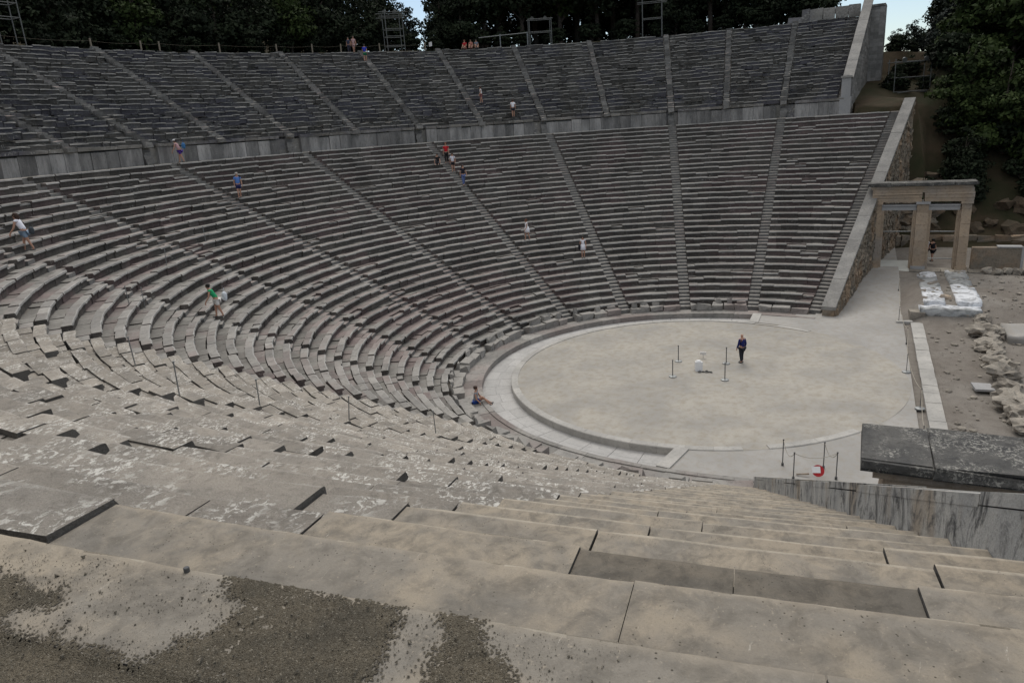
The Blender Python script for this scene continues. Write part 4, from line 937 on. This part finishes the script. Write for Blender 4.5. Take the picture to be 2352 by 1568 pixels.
def person(x, y, z, ang, label, H=1.72, pose='stand', shirt=(.5, .5, .5), legs=(.1, .1, .12), legtype='trousers', hair='brown', long=False, sleeve='short', lean=.04, stride=.12, group=None, hat=None, bend=0.):
    root = thing('person', label, 'person', (x, y, z), group); root.rotation_euler = (0, 0, ang)
    V = Vector; h_ = H
    sit = pose == 'sit'
    pz = (.53*h_) if not sit else .11; lf = lean*h_
    pel = V((0, 0, pz)); ch = V((lf*.7+bend*.2, 0, pz+.19*h_-bend*.06)); nb = V((lf+bend*.34, 0, pz+.295*h_-bend*.14)); nk = V((lf*1.1+bend*.4, 0, pz+.335*h_-bend*.16)); hd = V((lf*1.15+bend*.5, 0, pz+.405*h_-bend*.18)); tp = V((lf*1.15+bend*.53, 0, pz+.452*h_-bend*.18))
    verts = [pel, V((lf*.3+bend*.08, 0, pz+.09*h_)), ch, nb, nk, hd, tp]; rad = [(.098*h_, .068*h_), (.078*h_, .06*h_), (.096*h_, .062*h_), (.055*h_, .045*h_), .034*h_, (.052*h_, .058*h_), (.038*h_, .042*h_)]
    edges = [(0, 1), (1, 2), (2, 3), (3, 4), (4, 5), (5, 6)]
    verts.append(hd + V((.062*h_, 0, -.008*h_))); rad.append(.012*h_); edges.append((5, 7))
    def add(p, r, par): verts.append(p); rad.append(r); edges.append((par, len(verts)-1)); return len(verts)-1
    J = {}
    for sd in (-1, 1):
        sh = add(nb + V((-.005, sd*.108*h_, -.022*h_)), .033*h_, 3)
        sw = stride*(.9 if sd > 0 else -.9)
        el = add(verts[sh] + V((sw*.45+(.10 if sit else -.01), sd*.03*h_, -.165*h_)), .025*h_, sh)
        wr = add(verts[el] + V((sw*.5+.06*h_+(.12 if sit else 0), sd*.0, -.135*h_+(.06 if sit else 0))), .018*h_, el)
        pm = add(verts[wr] + V((.01, 0, -.045*h_)), .020*h_, wr)
        for q, (dx, L) in enumerate(((-.022, .034), (-.008, .043), (.006, .046), (.02, .04))): f1 = add(verts[pm] + V((dx*.9, 0, -L*h_*.5)), .0075, pm); add(verts[f1] + V((dx*.2+.004, -sd*.008, -L*h_*.5)), .006, f1)
        th = add(verts[wr] + V((.032, -sd*.006, -.035*h_)), .008, wr)
        hp = add(pel + V((0, sd*.052*h_, -.035*h_)), (.062*h_, .062*h_), 0)
        if sit:
            kn = add(V((.40, sd*.09, pz+.18*h_*(.4 if sd > 0 else .9))), .034*h_, hp); an = add(V((.72, sd*.11, .03-.02)), .022*h_, kn)
        else:
            d = stride*(-1 if sd > 0 else 1); kn = add(V((d*.55+.03, sd*.05*h_, .285*h_)), .037*h_, hp); an = add(V((d-.02, sd*.048*h_, .045*h_+max(0, -d)*.12)), .023*h_, kn)
        to = add(verts[an] + V((.09*h_, sd*.01, -.026*h_)), .018*h_, an)
        J[sd] = (sh, el, wr, hp, kn, an, to)
    skin_obj('body', verts, edges, rad, SKIN, root, None)
    # clothes follow the same joints, a little wider
    def garment(name, ids, rs, ed, c): skin_obj(name, [verts[i] if isinstance(i, int) else i for i in ids], ed, rs, cloth(c), root, None)
    s1, s2 = J[-1], J[1]
    half = lambda a, b, u: verts[a].lerp(verts[b], u)
    k = .5 if sleeve == 'short' else 1.
    ids = [0, 1, 2, 3, s1[0], half(s1[0], s1[1], k) if sleeve != 'none' else half(s1[0], s1[1], .1), s2[0], half(s2[0], s2[1], k) if sleeve != 'none' else half(s2[0], s2[1], .1)]
    rs = [(.108*h_, .078*h_), (.092*h_, .072*h_), (.106*h_, .074*h_), (.062*h_, .052*h_), .040*h_, .036*h_, .040*h_, .036*h_]; ed = [(0, 1), (1, 2), (2, 3), (3, 4), (4, 5), (3, 6), (6, 7)]
    if sleeve == 'long': ids += [half(s1[1], s1[2], .9), half(s2[1], s2[2], .9)]; rs += [.026*h_]*2; ed += [(5, 8), (7, 9)]
    garment('shirt', ids, rs, ed, shirt)
    if legtype == 'dress':
        mb = MB(); zt = pz+.10*h_; zb = pz-.15*h_; mb.tube([(0, 0, zt), (0, 0, pz), (0, 0, zb)], [.09*h_, .115*h_, .14*h_], 12)
        o = mb.build('skirt', cloth(legs), None, True); o.parent = root
    else:
        ids = [0, s1[3], s2[3]]; rs = [(.103*h_, .075*h_), .068*h_, .068*h_]; ed = [(0, 1), (0, 2)]
        u = .75 if legtype == 'shorts' else 1.
        ids += [half(s1[3], s1[4], u), half(s2[3], s2[4], u)]; rs += [.052*h_ if u < 1 else .046*h_]*2; ed += [(1, 3), (2, 4)]
        if legtype == 'trousers': ids += [half(s1[4], s1[5], .95), half(s2[4], s2[5], .95)]; rs += [.036*h_]*2; ed += [(3, 5), (4, 6)]
        garment(legtype, ids, rs, ed, legs)
    for sd in (-1, 1):
        a = verts[J[sd][5]]; mb = MB(); mb.rock((a.x+.045*h_, a.y, a.z-.024*h_), (.155*h_, .055*h_, .045*h_), 1.+0*sd, 0, 2, .05); o = mb.build('shoe', M_dark, None, True); o.parent = root
        mb = MB(); mb.rock(hd + V((.05*h_, sd*.02*h_, .008*h_)), (.009*h_, .012*h_, .009*h_), 0, 0, 1, 0); o = mb.build('eye', M_dark, None, True); o.parent = root
        mb = MB(); mb.rock(hd + V((-.002, sd*.052*h_, 0)), (.02*h_, .01*h_, .03*h_), 0, 0, 1, 0); o = mb.build('ear', SKIN, None, True); o.parent = root
    mb = MB(); mb.rock(hd + V((-.014*h_, 0, .022*h_)), (.115*h_, .118*h_, .11*h_), 3., 0, 3, .12)
    if long: mb.rock(hd + V((-.05*h_, 0, -.035*h_)), (.07*h_, .11*h_, .15*h_), 5., 0, 3, .15)
    if hair: o = mb.build('hair', HAIRS[hair], None, True); o.parent = root
    if hat: mb = MB(); mb.rock(hd + V((0, 0, .04*h_)), (.125*h_, .12*h_, .09*h_), 0, 0, 2, .03); mb.box(hd + V((.08*h_, 0, .02*h_)), (.09*h_, .1*h_, .012)); o = mb.build('cap', cloth(hat), None, True); o.parent = root
    return root
LFT, RGT, AWY, TWD = YAW+pi/2, YAW-pi/2, YAW, YAW+pi
def on_row(k, t, du=.15): p_ = rp(R0+DD*k+du, t); return p_.x, p_.y, Z0+HH*k
person(-17.87, 25.73, Z0+HH*25, LFT+.1, 'person in white tank top and denim shorts with loose brown hair at far left', 1.7, 'walk', (.78, .78, .85), (.22, .30, .40), 'shorts', 'brown', True, 'none', .10, .24, bend=.10)
person(-14.16, 19.02, Z0+HH*15, LFT+.2, 'person in green top and white shorts leaning forward on the seats at left', 1.62, 'walk', (.02, .32, .13), (.72, .70, .68), 'shorts', 'black', False, 'none', .10, .16, bend=.22)
person(.46, 31.47, Z0+HH*26, TWD+.5, 'person in light blue shirt and navy shorts standing on the upper rows at left', 1.7, 'walk', (.10, .22, .55), (.02, .025, .10), 'shorts', 'grey', False, 'short', .02, .10)
person(1.96, 38.15, Z34-.04, LFT, 'person with white cap, purple shorts and blue pack on the walkway', 1.7, 'walk', (.45, .28, .30), (.07, .03, .22), 'shorts', 'brown', False, 'none', .08, .2, bend=.25, hat=(.8, .8, .82))
person(19.12, 26.6, Z0+HH*28-.02, TWD, 'person in black seated on an upper row, leftmost of the group on the stairs', 1.7, 'sit', (.02, .02, .022), (.03, .03, .035), 'trousers', 'black', False, 'short')
person(19.55, 25.9, Z0+HH*28, TWD, 'person in red shirt and black trousers descending the stairs', 1.75, 'walk', (.50, .02, .03), (.02, .02, .02), 'trousers', 'red', False, 'short', .02, .12)
person(18.9, 24.95, Z0+HH*26, TWD, 'person in white shirt and black shorts just below the red shirt', 1.6, 'walk', (.72, .72, .78), (.02, .02, .025), 'shorts', 'black', False, 'short', .03, .14)
person(17.7, 23.36, Z0+HH*23, TWD+.4, 'person in black top and blue jeans lowest of the group on the stairs', 1.74, 'walk', (.02, .02, .03), (.10, .14, .30), 'trousers', 'black', True, 'short', .02, .16)
person(14.11, 16.08, Z0+HH*12, LFT+.3, 'person in long white top with bare legs walking up the seats', 1.62, 'walk', (.80, .80, .84), (.80, .80, .84), 'dress', 'red', False, 'none', .03, .16)
person(14.74, 11.74, Z0+HH*8, TWD-.2, 'person in white dress with a black shoulder bag between two stairways', 1.66, 'stand', (.74, .74, .80), (.74, .74, .80), 'dress', 'black', True, 'none', .0, .05)
p_ = rp(RW+.5, 1.23); person(p_.x, p_.y, UZ, AWY, 'person in white shirt and dark shorts climbing above the retaining wall', 1.68, 'walk', (.78, .78, .82), (.03, .03, .04), 'shorts', 'brown', False, 'short', .02, .1)
p_ = rp(RW+.3+UD*4, 1.417); person(p_.x, p_.y, UZ+UH*4, LFT, 'person in white top standing on the dark upper rows', 1.6, 'walk', (.76, .76, .78), (.25, .1, .1), 'shorts', 'brown', False, 'none', .02, .1)
p_ = rp(RW+.3+UD*17, 2.02); person(p_.x, p_.y, UZ+UH*17, AWY, 'person in blue shirt and green shorts on an upper stairway near the rim', 1.75, 'walk', (.03, .05, .42), (.01, .14, .07), 'shorts', 'black', False, 'short', .02, .1)
p_ = rp(RT+.1, 2.065); person(p_.x, p_.y, UZ+UH*20, TWD, 'person in dark blue clothes on the rim, left of a pair', 1.6, 'stand', (.04, .05, .09), (.04, .04, .06), 'trousers', 'black')
p_ = rp(RT+.1, 2.035); person(p_.x, p_.y, UZ+UH*20, TWD+.5, 'person in pale pink top on the rim, right of a pair', 1.7, 'walk', (.50, .33, .32), (.40, .26, .25), 'shorts', 'brown', True)
for i, (t, c, c2, lab) in enumerate(((1.325, (.42, .02, .03), (.30, .14, .12), 'person in red shirt seated on the rim wall, left of three'), (1.285, (.38, .16, .13), (.2, .03, .03), 'person in dull red seated on the rim wall, middle of three'), (1.25, (.16, .19, .24), (.04, .04, .06), 'person in grey-blue shirt seated on the rim wall, right of three'))):
    p_ = rp(RT-.45, t); person(p_.x, p_.y, UZ+UH*20+.05, TWD-.3+.2*i, lab, 1.7, 'sit', c, c2, 'shorts', ('red', 'brown', 'black')[i])
person(1.67, -2.01, .005, AWY+.4, 'bald person in navy jacket and black trousers standing in the orchestra', 1.66, 'stand', (.012, .018, .11), (.02, .022, .03), 'trousers', None, False, 'long', .0, .06)
person(-7.75, 9.55, .0, RGT-.15, 'person in blue shorts sitting on the gutter edge with legs stretched out', 1.7, 'sit', (.25, .27, .30), (.02, .06, .25), 'shorts', 'brown', False, 'none')
person(26.0, -12.55, 1.12, AWY+.2, 'person in black shirt and shorts seen through the right doorway of the far gate', 1.74, 'stand', (.01, .01, .014), (.012, .012, .015), 'shorts', 'black')
person(26.5, -12.15, 1.12, AWY, 'person with a white collar half hidden behind the middle gate pillar', 1.72, 'stand', (.55, .56, .60), (.02, .02, .03), 'trousers', 'black')
def bag(c, d, col, label, name='bag'):
    root = thing(name, label, 'bag', c); mb = MB(); mb.rock(c, d, 1.3, 0, 3, .12); mb.build('pouch', cloth(col), root, True)
    mb = MB(); c = Vector(c); mb.tube([c+Vector((0, -.06, d[2]*.4)), c+Vector((.0, -.02, d[2]*.4+.22)), c+Vector((0, .06, d[2]*.4))], .012, 5); mb.build('strap', cloth(col), root)
bag((-13.95, 18.72, Z0+HH*15+.95), (.22, .22, .42), (.62, .66, .70), 'pale grey bag carried on the back of the person in green')
bag((-17.75, 25.42, Z0+HH*25+.9), (.2, .2, .32), (.06, .07, .08), 'small dark bag at the hip of the person in white tank top')
bag((14.6, 11.98, Z0+HH*8+.85), (.18, .2, .42), (.015, .015, .02), 'black shoulder bag beside the person in the white dress')
bag((2.1, 37.85, Z34+1.15), (.24, .26, .42), (.05, .16, .35), 'blue backpack on the person with the white cap', 'backpack')

# masonry faces of the high end wall and its buttress
mb = MB(); rr = random.Random(9)
z = Z34 - 1.
while z < ztop(RT) - .5:
    hh = rr.uniform(.24, .36); r = RW + 1.0
    while r < RT - .7:
        L = rr.uniform(.45, 1.1); rc = r + L/2
        if z + hh < ztop(r) - .24: mb.box(rp(rc, -1.5, z+hh/2, -.56 - rr.uniform(0, .02)), (L-.015, .06, hh-.015), fr(-1.5)[2])
        r += L
    z += hh
mb.build('face_blocks', M_ashlar, uw)
mb = MB(); z = Z34 - 1.; a = fr(-1.5)[2]
while z < zt_ - .8:
    hh = rr.uniform(.3, .42)
    for k in range(3):
        mb.box(rp(RT+.1-.5+.5*k, -1.5, z+hh/2, -1.91), (.485, .05, hh-.015), a); mb.box(rp(RT-.66, -1.5, z+hh/2, -1.65+.5*k), (.05, .485, hh-.015), a)
    z += hh
mb.build('face_blocks', M_ashlar, [o for o in uw.children if o.name.startswith('buttress')][0])
# rock face behind the left doorway
mb = MB()
for i in range(90):
    y = rr.uniform(-13.2, -8.2); z = rr.uniform(.8, 6.2); d = rr.uniform(.5, 1.3); mb.rock((34.6 + (z-1)*.35 + rr.uniform(-.2, .3), y, z), (d, d*1.3, d*.7), i*1.7, 0, 2, .4)
tag(mb.build('rocky_outcrop', M_rubble), 'rugged brown rock face seen through the left doorway of the far gate', 'outcrop')
mb = MB()
for i in range(900):
    x = rr.uniform(-6, 24); y = rr.uniform(-20.5, -11.4); d = min(.3, .05/(rr.random()+.12)); mb.rock((x, y, h(x, y)+d*.15), (d, d*rr.uniform(.7, 1.3), d*.6), i*1.1, 0, 1, .3)
tag(mb.build('stage_gravel', M_ruin), 'small stones scattered over the bare earth of the stage ruins', 'stones', None, 'stuff')
for i in range(14):
    x, y = rr.uniform(50, 66), rr.uniform(-14.5, -9.3); tree('s1', x, y, rr.uniform(.5, .9), 'low dark bush on the earth bank beside the high end wall', 'bush', 'bushes on the earth bank by the end wall')

# half-buried worn edge of the ring on the stage side
mb = MB()
for r0_, r1_ in ((9.72, 9.80), (10.12, 10.19)):
    n = 60; prev = None
    for i in range(n+1):
        a = radians(-30 + 21*i/n); w_ = .5+.5*noise.noise(Vector((i*.35, r0_, 0))); P = [Vector((r0_*cos(a), r0_*sin(a), -.02)), Vector((r0_*cos(a), r0_*sin(a), .018)), Vector(((r0_+(r1_-r0_)*w_)*cos(a), (r0_+(r1_-r0_)*w_)*sin(a), .018)), Vector((r1_*cos(a), r1_*sin(a), -.02))]
        if prev: o_ = len(mb.v); mb.v += [tuple(v) for v in prev+P]; mb.f += [(o_+k, o_+k+1, o_+k+5, o_+k+4) for k in range(3)]; mb.m += [0]*3
        prev = P
mb.build('buried_edge', M_dirt, kb)
